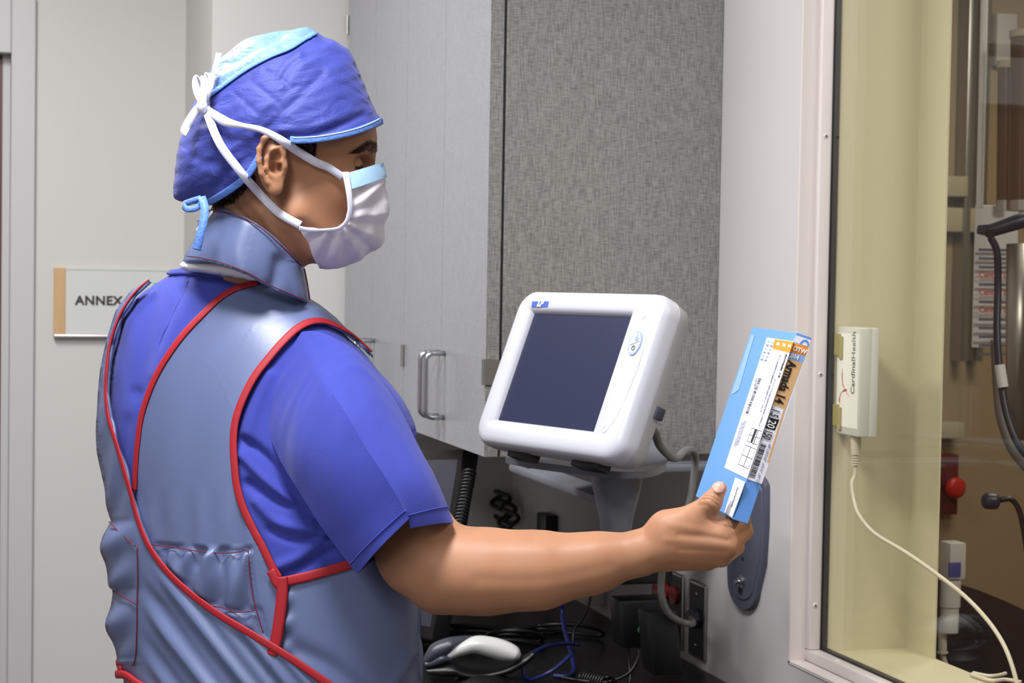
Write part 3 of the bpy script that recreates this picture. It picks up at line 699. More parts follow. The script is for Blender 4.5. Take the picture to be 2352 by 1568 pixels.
def fast_mesh(name, V, F):
    me = bpy.data.meshes.new(name); n = F.shape[1]
    me.vertices.add(len(V)); me.vertices.foreach_set('co', V.astype(np.float32).ravel())
    me.loops.add(F.size); me.loops.foreach_set('vertex_index', F.astype(np.int32).ravel())
    me.polygons.add(len(F)); me.polygons.foreach_set('loop_start', np.arange(0, F.size, n, dtype=np.int32))
    me.update(calc_edges=True); me.validate(); return me
pxm = lambda r, D: r*D/FPX
def S_(a, b, k=10, sgn='+'):                  # segment from (px,py,D,r_px) to (px,py,D,r_px)
    return (sgn, 's', P(*a[:3]), P(*b[:3]), pxm(a[3], a[2]), pxm(b[3], b[2]), pxm(k, a[2]))
# head frame: f forwards, l to his left (away from the camera), u up
HD = 2.07; HO = P(640, 375, HD)
cr, cu_, cf_ = M3@np.array([1, 0, 0.]), M3@np.array([0, 1, 0.]), M3@np.array([0, 0, -1.])
al = math.radians(9); hf = cr*math.cos(al)+cf_*math.sin(al); hl = -cr*math.sin(al)+cf_*math.cos(al); hu = cu_
HM = np.array([hf, hl, hu])
def H(a, b, c): return HO+hf*a+hl*b+hu*c
def HE(c, r, k, sgn='+', tilt=0.0):
    A = HM
    if tilt:
        t = math.radians(tilt); A = np.array([[math.cos(t), 0, math.sin(t)], [0, 1, 0], [-math.sin(t), 0, math.cos(t)]])@HM
    return (sgn, 'e', H(*c), np.array(r, float), A, k)
def HS(a, b, ra, rb, k, sgn='+'): return (sgn, 's', H(*a), H(*b), ra, rb, k)
R_, L_ = -1, 1
head = [
    HE((0.004, 0, 0.042), (0.103, 0.076, 0.098), 0.01),
    HE((0.047, 0, -0.014), (0.058, 0.059, 0.078), 0.03),
    HE((0.038, 0, -0.052), (0.054, 0.050, 0.056), 0.03, tilt=-20),
    HE((0.030, 0, 0.030), (0.0790, 0.066, 0.060), 0.03), HS((0.066, -0.012, -0.097), (0.066, 0.012, -0.097), 0.017, 0.017, 0.025),
    HS((0.093, 0, 0.002), (0.107, 0, -0.036), 0.0085, 0.012, 0.018),
    HS((0.094, 0, -0.062), (0.090, 0, -0.076), 0.014, 0.014, 0.02),
]
for s in (R_, L_):
    head += [HS((0.020, s*0.052, -0.066), (0.062, s*0.022, -0.096), 0.016, 0.016, 0.03),
             HE((0.0915, s*0.028, 0.016), (0.0175, 0.024, 0.0105), 0.014),
             HE((0.066, s*0.040, -0.030), (0.024, 0.017, 0.018), 0.03),
             HE((0.101, s*0.040, -0.004), (0.0135, 0.018, 0.0100), 0.010, '-'),
             HE((0.0790, s*0.0345, -0.0055), (0.0150, 0.0150, 0.0140), 0.004)]
# neck and hidden trunk
ops = head+[
    S_((585, 470, 2.075, 96), (572, 596, 2.095, 80), 50),
    S_((650, 520, 2.07, 74), (620, 610, 2.09, 66), 50),
    S_((575, 600, 2.12, 62), (590, 900, 2.14, 80), 40),
    S_((590, 900, 2.12, 110), (610, 1600, 2.11, 190), 90),
    S_((570, 850, 2.13, 50), (760, 870, 2.05, 60), 60),
    # right arm
    S_((760, 880, 2.03, 70), (900, 1130, 1.99, 90), 60),
    S_((900, 1130, 1.99, 90), (968, 1268, 1.965, 93), 60),
    S_((968, 1268, 1.965, 93), (1035, 1312, 1.955, 84), 50),
    S_((1000, 1362, 1.965, 38), (1010, 1355, 1.965, 40), 50),
    S_((1035, 1312, 1.955, 84), (1120, 1312, 1.95, 87), 40),
    S_((1120, 1312, 1.95, 86), (1240, 1309, 1.94, 78), 60),
    S_((1240, 1309, 1.94, 77), (1360, 1293, 1.93, 58), 60),
    S_((1360, 1293, 1.93, 57), (1470, 1267, 1.92, 49), 60),
    S_((1462, 1290, 1.92, 27), (1475, 1288, 1.92, 27), 30),
]
# ears: a cupped plate with a raised rim (helix), an inner fold (antihelix), a hollow (concha), tragus and lobe
def ear(s):
    y = 0.0745; o = []
    def e(a, c, b=0.0): return H(a+0.003, s*(y+b), c*0.98-0.008)
    o.append(('+', 'e', e(-0.0120, 0.001, 0.004), np.array([0.0175, 0.0090, 0.0330]), HM, 0.008))
    o.append(('+', 'e', e(-0.0130, 0.015, 0.005), np.array([0.0150, 0.0080, 0.0185]), HM, 0.004))
    hx = [(-0.004, 0.003, 0.007), (0.0005, 0.011, 0.007), (0.001, 0.021, 0.010), (-0.004, 0.0295, 0.013), (-0.0125, 0.0325, 0.0155), (-0.0215, 0.027, 0.017), (-0.0270, 0.015, 0.0175), (-0.0275, 0.001, 0.0170), (-0.0245, -0.013, 0.0150), (-0.0185, -0.023, 0.012)]
    for i in range(len(hx)-1):
        o.append(('+', 's', e(hx[i][0], hx[i][1], hx[i][2]), e(hx[i+1][0], hx[i+1][1], hx[i+1][2]), 0.0032, 0.0032, 0.0025))
    ah = [(-0.0075, 0.0175, 0.0125), (-0.0140, 0.0130, 0.0140), (-0.0185, 0.0040, 0.0150), (-0.0185, -0.006, 0.0145), (-0.0150, -0.014, 0.0125)]
    for i in range(len(ah)-1):
        o.append(('+', 's', e(ah[i][0], ah[i][1], ah[i][2]), e(ah[i+1][0], ah[i+1][1], ah[i+1][2]), 0.0028, 0.0028, 0.0025))
    o.append(('-', 'e', e(-0.0060, 0.0235, 0.0165), np.array([0.0050, 0.0075, 0.0048]), HM, 0.002))
    o.append(('-', 'e', e(-0.0075, 0.0065, 0.0150), np.array([0.0070, 0.0100, 0.0075]), HM, 0.002))
    o.append(('-', 'e', e(-0.0080, -0.006, 0.0150), np.array([0.0078, 0.0130, 0.0085]), HM, 0.002))
    o.append(('-', 'e', e(-0.0030, -0.005, 0.0060), np.array([0.0035, 0.0080, 0.0045]), HM, 0.002))
    o.append(('+', 's', e(-0.0130, -0.016, 0.011), e(-0.0085, -0.0175, 0.0105), 0.0036, 0.0032, 0.003))
    o.append(('+', 'e', e(-0.0095, -0.0275, 0.0075), np.array([0.0095, 0.0058, 0.0105]), HM, 0.006))
    o.append(('+', 'e', e(0.0015, -0.005, 0.0065), np.array([0.0032, 0.0042, 0.0058]), HM, 0.003))
    return o
ops += ear(R_)+ear(L_)
# right hand: back of the hand to the camera, thumb on the near side of the carton, fingers behind it
hand = [
    S_((1470, 1267, 1.92, 49), (1520, 1252, 1.915, 48), 50),
    S_((1525, 1222, 1.915, 38), (1655, 1226, 1.895, 30), 30),
    S_((1530, 1248, 1.915, 38), (1668, 1254, 1.893, 29), 26),
    S_((1525, 1262, 1.92, 38), (1655, 1276, 1.905, 25), 24),
    S_((1525, 1280, 1.925, 30), (1625, 1290, 1.92, 19), 22),
    S_((1535, 1205, 1.91, 32), (1600, 1183, 1.90, 27), 34),
    S_((1602, 1182, 1.90, 28), (1634, 1153, 1.892, 24), 12),
    S_((1634, 1153, 1.892, 23), (1653, 1122, 1.892, 17), 10),
    S_((1600, 1205, 1.90, 20), (1655, 1212, 1.90, 22), 26),
]
fingers = [
    [(1662, 1222, 1.895, 25), (1704, 1196, 1.925, 20), (1700, 1150, 1.965, 17), (1688, 1120, 1.985, 14)],
    [(1670, 1252, 1.893, 26), (1709, 1220, 1.935, 20), (1704, 1175, 1.98, 17), (1690, 1140, 2.005, 14)],
    [(1657, 1278, 1.905, 23), (1690, 1256, 1.955, 19), (1692, 1215, 2.00, 16), (1680, 1185, 2.02, 13)],
    [(1627, 1291, 1.92, 18), (1655, 1284, 1.965, 16), (1662, 1258, 2.00, 14), (1655, 1235, 2.015, 12)],
]
hops = hand+[S_(a, b, 7) for f_ in fingers for a, b in zip(f_[:-1], f_[1:])]
ops2 = ops
def body_field(p):
    d = run_ops(ops, p)
    near = p@cr > (P(1430, 1200, 1.9)@cr)
    if near.any(): d[near] = smin(d[near], run_ops(hops, p[near]), 0.006)
    # palm hollow between the thumb and the fingers is left open by the separate fields
    return d
corners_ = np.array([P(x, y, D) for x in (330, 1760) for y in (90, 1640) for D in (1.80, 2.28)])
HH = 0.0016
bv, bf = surface(body_field, corners_.min(0), corners_.max(0), HH)
def fold(q, line, w, amp):                      # ridge (amp>0) or groove along a polyline
    l = cat(line, 5); d = np.full(len(q), 1e9)
    for a, b in zip(l[:-1], l[1:]):
        ab = b-a; t = np.clip(((q-a)@ab)/(ab@ab+1e-9), 0, 1); d = np.minimum(d, np.hypot(*(q-a-t[:, None]*ab).T))
    return amp*np.exp(-(d/w)**2)
tmpm = fast_mesh('tmp', bv, bf); nrm = np.empty(len(bv)*3, np.float32); tmpm.vertices.foreach_get('normal', nrm); nrm = nrm.reshape(-1, 3).astype(float)
cc = (bv-CAM)@M3; qpx = np.stack([CX+FPX*cc[:, 0]/-cc[:, 2], CY-FPX*cc[:, 1]/-cc[:, 2]], 1); qD = -cc[:, 2]
facing = np.clip(-np.sum(nrm*(bv-CAM)/np.linalg.norm(bv-CAM, axis=1)[:, None], 1)*2.5, 0, 1)
for ln, w_, a_ in (
    ([(1613, 1146), (1630, 1146), (1648, 1160)], 2.2, -0.0011), ([(1617, 1138), (1634, 1140), (1653, 1152)], 2.2, -0.0010), ([(1622, 1132), (1640, 1134), (1656, 1144)], 2.0, -0.0006),
    ([(1605, 1160), (1622, 1160), (1640, 1175)], 2.4, -0.0006), ([(1628, 1190), (1650, 1204), (1690, 1212)], 4, -0.0012),
    ([(1540, 1205), (1600, 1215), (1670, 1228)], 9, 0.0012), ([(1530, 1240), (1600, 1245), (1675, 1252)], 8, 0.0012), ([(1560, 1228), (1620, 1232), (1670, 1240)], 6, -0.0012),
    ([(1560, 1262), (1620, 1264), (1665, 1268)], 6, -0.0010), ([(1685, 1225), (1692, 1245), (1688, 1262)], 9, 0.0015), ([(1700, 1222), (1704, 1235)], 2, -0.0008), ([(1668, 1206), (1676, 1212), (1684, 1218)], 2, -0.0009), ([(1676, 1203), (1684, 1210), (1692, 1216)], 2, -0.0008),
    ([(1494, 1292), (1520, 1300), (1560, 1296)], 8, -0.0010), ([(560, 440), (610, 500), (660, 580)], 14, 0.004), ([(530, 460), (575, 520), (610, 580)], 9, -0.003),
    ([(690, 515), (720, 540), (745, 570)], 14, -0.003), ([(1150, 1260), (1300, 1262), (1420, 1250)], 22, 0.0015), ([(1100, 1330), (1250, 1330), (1400, 1300)], 16, -0.0015)):
    lo_, hi_ = np.array(ln).min(0)-40, np.array(ln).max(0)+40
    mk_ = ((qpx > lo_) & (qpx < hi_)).all(1) & (facing > 0); bv[mk_] += nrm[mk_]*(fold(qpx[mk_], ln, w_, a_*(0.55 if w_ > 5 and ln[0][0] > 1000 else 1.0))*facing[mk_])[:, None]
bpy.data.meshes.remove(tmpm)
person = empty('person', (float(P(600, 1500, 2.1)[0]), float(P(600, 1500, 2.1)[1]), 0.0), 'person in blue cap, face mask, scrubs and red-edged grey apron, holding a blue carton', 'person')
# left arm, held forward in front of the body on the far side
larm = [S_((450, 790, 2.20, 84), (400, 1010, 2.27, 78), 40), S_((400, 1010, 2.27, 76), (430, 1190, 2.33, 66), 40), S_((430, 1190, 2.33, 66), (580, 1230, 2.38, 62), 40), S_((580, 1230, 2.38, 60), (700, 1200, 2.38, 40), 40),
        S_((700, 1200, 2.38, 38), (765, 1190, 2.37, 38), 30), S_((720, 1185, 2.37, 22), (765, 1160, 2.35, 17), 16), S_((765, 1160, 2.35, 17), (785, 1150, 2.34, 14), 8)]
for k_ in range(4): larm += [S_((765, 1172+k_*14, 2.375, 15), (812, 1176+k_*13, 2.365, 13), 6), S_((812, 1176+k_*13, 2.365, 13), (828-k_*5, 1184+k_*11, 2.34, 11), 5)]
lc_ = np.array([P(x, y, D) for x in (290, 850) for y in (700, 1320) for D in (2.08, 2.46)])
lv, lf = surface(lambda p: run_ops(larm, p), lc_.min(0), lc_.max(0), 0.0032)
body = link('body', fast_mesh('body', np.concatenate([bv, lv]), np.concatenate([bf, lf+len(bv)])), M('skin'), person, True)
bvh_body = BVHTree.FromPolygons([tuple(v) for v in bv], [tuple(int(i) for i in f) for f in bf])
def ray_body(px, py):
    d = Vector(P(px, py, 1.0)-CAM).normalized(); h_ = bvh_body.ray_cast(Vector(CAM), d); return h_
# ================================================================== INFLATED GARMENT BASES
def pdist(q, poly):                            # distance from points to closed polyline (px)
    a = poly; b = np.roll(poly, -1, 0); out = np.full(len(q), 1e9)
    for i in range(len(a)):
        ab = b[i]-a[i]; L = ab@ab
        if L < 1e-9: continue
        t = np.clip(((q-a[i])@ab)/L, 0, 1); out = np.minimum(out, np.hypot(*(q-a[i]-t[:, None]*ab).T))
    return out
def inside(q, poly):
    x, y = q[:, 0], q[:, 1]; a = poly; b = np.roll(poly, -1, 0); r = np.zeros(len(q), bool)
    for i in range(len(a)):
        if a[i, 1] == b[i, 1]: continue
        c = ((a[i, 1] > y) != (b[i, 1] > y)) & (x < (b[i, 0]-a[i, 0])*(y-a[i, 1])/(b[i, 1]-a[i, 1])+a[i, 0]); r ^= c
    return r
class Infl:
    def __init__(s, poly, d0, hmax, g=6, smooth=5):
        s.poly = cat(poly, smooth, True); s.d0 = d0; s.g = g
        lo = s.poly.min(0)-2*g; hi = s.poly.max(0)+2*g; s.lo = lo
        nx, ny = np.ceil((hi-lo)/g).astype(int)+1
        gx, gy = np.meshgrid(lo[0]+g*np.arange(nx), lo[1]+g*np.arange(ny), indexing='ij')
        q = np.stack([gx.ravel(), gy.ravel()], 1); ins = inside(q, s.poly).reshape(nx, ny); d = pdist(q, s.poly).reshape(nx, ny)
        u = np.zeros((nx, ny)); par = (np.add.outer(np.arange(nx), np.arange(ny)) % 2)
        om = 2/(1+math.pi/max(nx, ny)*1.4)
        msk = [ins & (par == k) for k in (0, 1)]
        for it in range(500):
            for k in (0, 1):
                nb = np.zeros_like(u); nb[1:-1, 1:-1] = u[2:, 1:-1]+u[:-2, 1:-1]+u[1:-1, 2:]+u[1:-1, :-2]
                u = np.where(msk[k], u+om*((nb+g*g)/4-u), u)
        r = np.where(ins & (d > 1.2*g), u/np.maximum(d, g), np.nan)
        for it in range(8):                     # extend the ratio outwards
            nanm = np.isnan(r)
            if not nanm.any(): break
            p_ = np.pad(r, 1, constant_values=np.nan); st = np.stack([p_[2:, 1:-1], p_[:-2, 1:-1], p_[1:-1, 2:], p_[1:-1, :-2]])
            w_ = ~np.isnan(st); m_ = np.where(w_.any(0), np.nansum(st, 0)/np.maximum(w_.sum(0), 1), np.nan); r = np.where(nanm, m_, r)
        s.r = np.nan_to_num(r); s.k = hmax/math.sqrt(u.max())
    def h(s, q):
        q = np.asarray(q, float); f_ = (q-s.lo)/s.g; i = np.clip(f_.astype(int), 0, np.array(s.r.shape)-2); t = np.clip(f_-i, 0, 1)
        r = s.r; rr = (r[i[:, 0], i[:, 1]]*(1-t[:, 0])*(1-t[:, 1])+r[i[:, 0]+1, i[:, 1]]*t[:, 0]*(1-t[:, 1])+r[i[:, 0], i[:, 1]+1]*(1-t[:, 0])*t[:, 1]+r[i[:, 0]+1, i[:, 1]+1]*t[:, 0]*t[:, 1])
        d = np.where(inside(q, s.poly), np.maximum(pdist(q, s.poly)-0.05, 0), 0)
        return s.k*np.sqrt(np.maximum(rr*d, 0))
    def D(s, q, side=-1):
        q = np.asarray(q, float); return s.d0(q[:, 0], q[:, 1])+side*s.h(q)
    def pos(s, q, off=0.0, side=-1, disp=None):
        q = np.asarray(q, float); d = s.D(q, side)
        def xyz(qq, dd): return PN(np.column_stack([qq, dd]))
        p0 = xyz(q, d); e = 3.0; ctr_ = s.poly.mean(0)
        out = []
        for ax in (0, 1):
            qa = q.copy(); qb = q.copy(); qa[:, ax] -= e; qb[:, ax] += e
            ia = inside(qa, s.poly); ib = inside(qb, s.poly)
            qa[~ia] = q[~ia]; qb[~ib] = q[~ib]
            dv = xyz(qb, s.D(qb, side))-xyz(qa, s.D(qa, side)); out.append(dv)
        n = np.cross(out[0], out[1]); L = np.linalg.norm(n, axis=1); bad = L < 1e-10
        n = n/np.maximum(L, 1e-10)[:, None]; vd = p0-CAM; vd /= np.linalg.norm(vd, axis=1)[:, None]
        fl = np.sign(np.sum(n*vd, 1))*side; n = n*np.where(fl == 0, 1, fl)[:, None]*1.0
        n[bad] = (-vd*(-side))[bad]
        d_ = pdist(q, s.poly); ed_ = d_ < 6
        if ed_.any():
            qe = q[ed_]; gx_ = pdist(qe+[1.5, 0], s.poly)*np.where(inside(qe+[1.5, 0], s.poly), 1, -1)-pdist(qe-[1.5, 0], s.poly)*np.where(inside(qe-[1.5, 0], s.poly), 1, -1)
            gy_ = pdist(qe+[0, 1.5], s.poly)*np.where(inside(qe+[0, 1.5], s.poly), 1, -1)-pdist(qe-[0, 1.5], s.poly)*np.where(inside(qe-[0, 1.5], s.poly), 1, -1)
            nl_ = -gx_[:, None]*(M3@np.array([1., 0, 0]))+gy_[:, None]*(M3@np.array([0, 1., 0])); nl_ /= np.maximum(np.linalg.norm(nl_, axis=1), 1e-9)[:, None]
            w_ = (1-d_[ed_]/6)[:, None]; nn_ = n[ed_]*(1-w_)+nl_*w_; n[ed_] = nn_/np.maximum(np.linalg.norm(nn_, axis=1), 1e-9)[:, None]
        dd = off if disp is None else off+disp(q)
        return p0+n*np.reshape(dd, (-1, 1)), n
def resample(poly, step):
    p = np.asarray(poly, float); out = []
    for a, b in zip(p, np.roll(p, -1, 0)):
        L = np.hypot(*(b-a)); k = max(1, int(round(L/step)))
        for i in range(k): out.append(a+(b-a)*i/k)
    return np.array(out)
def triang(poly, step, inner=None):
    b = resample(poly, step); lo = b.min(0); hi = b.max(0)
    gx, gy = np.meshgrid(np.arange(lo[0], hi[0], step), np.arange(lo[1], hi[1], step*0.87), indexing='ij')
    gx = gx+(np.arange(gx.shape[1]) % 2)*step/2
    q = np.stack([gx.ravel(), gy.ravel()], 1); q = q[inside(q, b)]; q = q[pdist(q, b) > step*0.55]
    allp = np.concatenate([b, q]); n = len(b)
    r = delaunay_2d_cdt([Vector(p) for p in allp], [(i, (i+1) % n) for i in range(n)], [list(range(n))], 1, 1e-4)
    return np.array([tuple(v) for v in r[0]]), np.array([tuple(f) for f in r[2] if len(f) == 3])
def panel(name, base, poly, material, parent, off=0.003, step=5, disp=None, back=False, thick=0.0014, sm=4, matfn=None, fn=None):
    pl = cat(poly, sm, True) if sm > 1 else np.array(poly, float)
    pts, tris = triang(pl, step)
    # keep strictly inside the base outline
    ins = inside(pts, base.poly)
    if (~ins).any():
        bp = resample(base.poly, 2.0)
        for i in np.where(~ins)[0]:
            j = np.argmin(np.hypot(*(bp-pts[i]).T)); pts[i] = bp[j]
    if back:                                    # both halves meet on the outline
        nearb = (pdist(pts, base.poly) < 5) & (pdist(pts, pl) < 0.6)
        if nearb.any():
            bp = resample(base.poly, 1.0)
            for i in np.where(nearb)[0]: pts[i] = bp[np.argmin(np.hypot(*(bp-pts[i]).T))]
    V, n = base.pos(pts, off, -1, disp)
    F = tris.copy()
    a, b, c = V[F[:, 0]], V[F[:, 1]], V[F[:, 2]]; nn = np.cross(b-a, c-a); flip = np.sum(nn*(n[F[:, 0]]+n[F[:, 1]]+n[F[:, 2]]), 1) < 0; F[flip] = F[flip][:, ::-1]
    if back:
        V2, n2 = base.pos(pts, off, +1, disp); F2 = tris.copy()
        a, b, c = V2[F2[:, 0]], V2[F2[:, 1]], V2[F2[:, 2]]; nn = np.cross(b-a, c-a); flip = np.sum(nn*n2[F2[:, 0]], 1) < 0; F2[flip] = F2[flip][:, ::-1]
        F = np.concatenate([F, F2+len(V)]); V = np.concatenate([V, V2])
    me = fast_mesh(name, V, F)
    o = link(name, me, material, parent, True)
    if thick:
        md = o.modifiers.new('thickness', 'SOLIDIFY'); md.thickness = thick; md.offset = -1
    return o
def ribbon(name, base, line, half, material, parent, off=0.004, thick=0.0022, sm=6, side=-1, taper=None, round_=True, edge=False):
    c = cat(line, sm); rs = []
    acc = [c[0]]
    for p_ in c[1:]:
        if np.hypot(*(p_-acc[-1])) > 3.0: acc.append(p_)
    c = np.array(acc); d = np.gradient(c, axis=0); d /= np.maximum(np.hypot(*d.T), 1e-6)[:, None]; nr = np.stack([-d[:, 1], d[:, 0]], 1)
    hw = np.full(len(c), half, float) if taper is None else np.interp(np.linspace(0, 1, len(c)), *taper)
    prof = [(-1, 0.0), (-0.97, 0.75), (-0.6, 1.0), (0, 1.06), (0.6, 1.0), (0.97, 0.75), (1, 0.0), (0, -0.4)] if round_ else [(-1, 0), (-1, 1), (-0.33, 1), (0.33, 1), (1, 1), (1, 0), (0.33, -.3), (-0.33, -.3)]
    ps, ns = base.pos(c, 0.0, side)
    wv = np.gradient(ps, axis=0); wv /= np.linalg.norm(wv, axis=1)[:, None]
    # smooth the normals along the line
    for _ in range(3): ns[1:-1] = (ns[:-2]+ns[1:-1]*2+ns[2:])/4; 
    ns /= np.linalg.norm(ns, axis=1)[:, None]
    lat = np.cross(wv, ns); lat /= np.linalg.norm(lat, axis=1)[:, None]
    rings = []
    for i in range(len(c)):
        s_ = hw[i]*np.linalg.norm(ps[i]-CAM)/FPX
        rings.append([ps[i]+lat[i]*a*s_+ns[i]*(off+b*thick) for a, b in prof])
    m = MB(); m.loft(rings); return m.build(name, material, parent, 'all', weld=False)

# ================================================================== TORSO: scrub top
def d0t(x, y): return 2.11-0.045*(x-600)/350+0*y
TOR = [(440, 613), (408, 617), (392, 630), (352, 655), (318, 680), (285, 722), (264, 790), (251, 850), (246, 900), (244, 960), (246, 1030), (252, 1090), (262, 1140), (274, 1190), (267, 1228), (267, 1262), (270, 1305), (284, 1352), (280, 1385), (279, 1430), (284, 1475), (296, 1520), (300, 1600), (290, 1750), (285, 1950), (290, 2150), (960, 2150), (985, 1950), (978, 1750), (958, 1600), (952, 1500), (956, 1400), (940, 1300), (918, 1200), (912, 1110), (930, 1055), (956, 1015), (953, 975), (930, 925), (903, 888), (870, 852), (838, 812), (800, 775), (765, 738), (730, 710), (700, 690), (672, 655), (630, 632), (560, 618), (500, 614)]
torso = Infl(TOR, d0t, 0.148, 6)
SHP = [(x-14, y) if (y > 1390 and x > 900) else (x, y) for x, y in TOR]
def fold(q, line, w, amp):                      # ridge (amp>0) or groove along a polyline
    l = cat(line, 5); d = np.full(len(q), 1e9)
    for a, b in zip(l[:-1], l[1:]):
        ab = b-a; t = np.clip(((q-a)@ab)/(ab@ab+1e-9), 0, 1); d = np.minimum(d, np.hypot(*(q-a-t[:, None]*ab).T))
    return amp*np.exp(-(d/w)**2)
def shirt_disp(q):
    z = np.zeros(len(q))
    for l, w, a in (
        ([(430, 640), (415, 680), (390, 730), (370, 790)], 5, -0.0012),
        ([(300, 740), (312, 840), (300, 940)], 20, 0.003), ([(350, 690), (335, 800), (322, 900)], 16, -0.003),
        ([(450, 660), (400, 760), (360, 860)], 18, 0.004), ([(315, 900), (330, 1000), (318, 1080)], 10, -0.004),
        ([(560, 1010), (620, 1060), (700, 1170), (800, 1260)], 11, -0.010), ([(556, 1045), (620, 1110), (720, 1190)], 9, 0.008),
        ([(570, 1110), (640, 1150), (740, 1190), (790, 1230)], 11, -0.009), ([(590, 1150), (640, 1200), (720, 1215), (790, 1225)], 12, 0.008),
        ([(620, 1215), (680, 1240), (760, 1235)], 9, -0.006), ([(640, 1300), (700, 1270), (790, 1190)], 10, 0.006), ([(655, 1322), (720, 1290), (800, 1240)], 8, -0.006),
        ([(620, 860), (590, 930), (570, 1000)], 12, 0.005)):
        z += fold(q, l, w, a)
    return z*0.8
top = panel('scrub_top', torso, SHP, M('scrub'), person, off=0.0, step=8, disp=shirt_disp, back=True, thick=0.0, sm=5)
# neckband and undershirt
ribbon('neckband', torso, [(392, 628), (420, 628), (455, 631), (500, 636), (545, 640), (600, 648), (640, 668)], 8, M('scrub'), top, off=0.001, thick=0.003)
def d0n(x, y): return 2.068+0*x
UN = [(424, 622), (414, 606), (440, 596), (520, 596), (600, 612), (650, 640), (600, 650), (520, 636), (460, 626)]
under = Infl(UN, d0n, 0.035, 4)
us = panel('undershirt', under, UN, M('undershirt'), person, off=0, step=6, back=True, thick=0.001)
ribbon('back_seam', torso, [(432, 645), (424, 672), (408, 700), (392, 735), (374, 770), (360, 810)], 1.0, M('scrub'), top, off=0.0003, thick=0.0008)

# ------------------------------------------------------------------ right sleeve
def sleeve():
    T = cat([(742, 768, 2.03), (812, 800, 2.00), (872, 868, 1.975), (922, 945, 1.955), (965, 1030, 1.94), (1008, 1112, 1.93), (1042, 1200, 1.925)], 6)
    C = cat([(686, 762, 2.02), (742, 868, 1.925), (795, 950, 1.885), (838, 1024, 1.868), (880, 1088, 1.860), (915, 1145, 1.858), (940, 1190, 1.858)], 6)
    B = cat([(600, 870, 2.06), (606, 960, 2.00), (640, 1050, 1.955), (688, 1130, 1.925), (735, 1205, 1.91), (778, 1264, 1.905), (820, 1318, 1.90)], 6)
    rings = []; N = len(T)
    for i in range(N):
        t = i/(N-1); tw, cw, bw = PN([T[i]])[0], PN([C[i]])[0], PN([B[i]])[0]
        back = (tw+bw)/2+cf_*(0.108)*(0.6+0.4*math.sin(math.pi*(0.2+0.5*t)))
        outl = []
        def arc(a, b, bul, n, gat=0):
            for k in range(n):
                s = k/n; p = a*(1-s)+b*s; outl.append(p+bul*math.sin(math.pi*s))
        mid = (tw+bw)/2
        fcs = 0.010+0.006*(1-t)
        w1 = np.cross(tw-cw, cu_*-1+cr*0.4); w1 /= np.linalg.norm(w1); w1 = w1*np.sign(np.dot(w1, (tw+cw)/2-back))
        w2 = np.cross(bw-cw, cu_*-1+cr*0.4); w2 /= np.linalg.norm(w2); w2 = w2*np.sign(np.dot(w2, (bw+cw)/2-back))
        rip = 0.002*math.sin(9*t+1)
        lip = (P(930, 1215, 1.866)-P(940, 1190, 1.858))*max(0, (t-0.75)/0.25)**1.5
        arc(tw, cw+lip, w1*(fcs+rip), 14); arc(cw, bw, w2*(fcs*0.9-rip), 16); arc(bw, back, (bw-tw)*0.10+(back-mid)*0.25, 8); arc(back, tw, (tw-bw)*0.10+(back-mid)*0.25, 8)
        rings.append(np.array(outl))
    return rings
rg = sleeve()
nR = len(rg); n_ = len(rg[0]); end = rg[-1].copy()
# stepped hem: the near light face ends a little lower beside the crease
inner = []
for r_ in rg[::-1][:14]:
    c_ = r_.mean(0); inner.append(c_+(r_-c_)*0.955)
m = MB(); m.loft(list(rg)+inner, caps=False); sl = m.build('sleeve', M('scrub'), top, 'all')
sl.data.set_sharp_from_angle(angle=math.radians(42))
lsl = [(450, 770, 2.18, 100), (425, 880, 2.22, 102), (402, 1000, 2.265, 96), (398, 1080, 2.29, 98)]
m = MB(); m.tube([P(*a[:3]) for a in lsl], 0.05, 24, rr=[pxm(a[3], a[2]) for a in lsl], caps=False); m.build('sleeve', M('scrub'), top, 'all')
def along(off_, k0, k1, back_=0.93):            # hem stitch line
    pts = []
    for k in range(k0, k1+1):
        a, b = rg[-1][k], rg[-4][k]; pts.append(a+(b-a)*back_)
    return pts
for k0, k1 in ((0, 14), (14, 30)):
    m = MB(); q = along(0, k0, k1); c_ = rg[-4].mean(0); m.tube([p+(p-c_)/np.linalg.norm(p-c_)*0.0006 for p in q], 0.0007, 6); m.build('hem_stitch', M('scrub'), top, 'all')

# ================================================================== LEAD APRON
# hidden front of the apron: the far side of the trunk, from the collar to the thigh
PF = [(330, 690), (420, 640), (620, 640), (700, 700), (800, 790), (850, 850), (880, 950), (900, 1100), (940, 1300), (956, 1400), (952, 1500), (958, 1600), (978, 1750), (985, 1950), (960, 2150), (290, 2150), (285, 1950), (290, 1750), (300, 1600), (284, 1475), (270, 1305), (262, 1140), (246, 1000), (262, 800)]
def front_panel():
    pts, tris = triang(cat(PF, 3, True), 16); ins = inside(pts, torso.poly); bp = resample(torso.poly, 3.0)
    for i in np.where(~ins)[0]: pts[i] = bp[np.argmin(np.hypot(*(bp-pts[i]).T))]
    V, n = torso.pos(pts, 0.006, +1); return link('lead_apron', fast_mesh('lead_apron', V, tris), M('vest'), person, True)
vest = front_panel()
def gath(q):
    z = np.zeros(len(q)); x, y = q[:, 0], q[:, 1]
    return z
L1 = [(358, 660), (326, 688), (297, 731), (276, 792), (268, 850), (266, 905), (272, 960), (290, 1020), (306, 1075), (322, 1130), (338, 1190), (362, 1250), (400, 1305), (450, 1355), (515, 1405), (590, 1452), (665, 1500), (720, 1540), (790, 1592), (880, 1660), (960, 1740)]
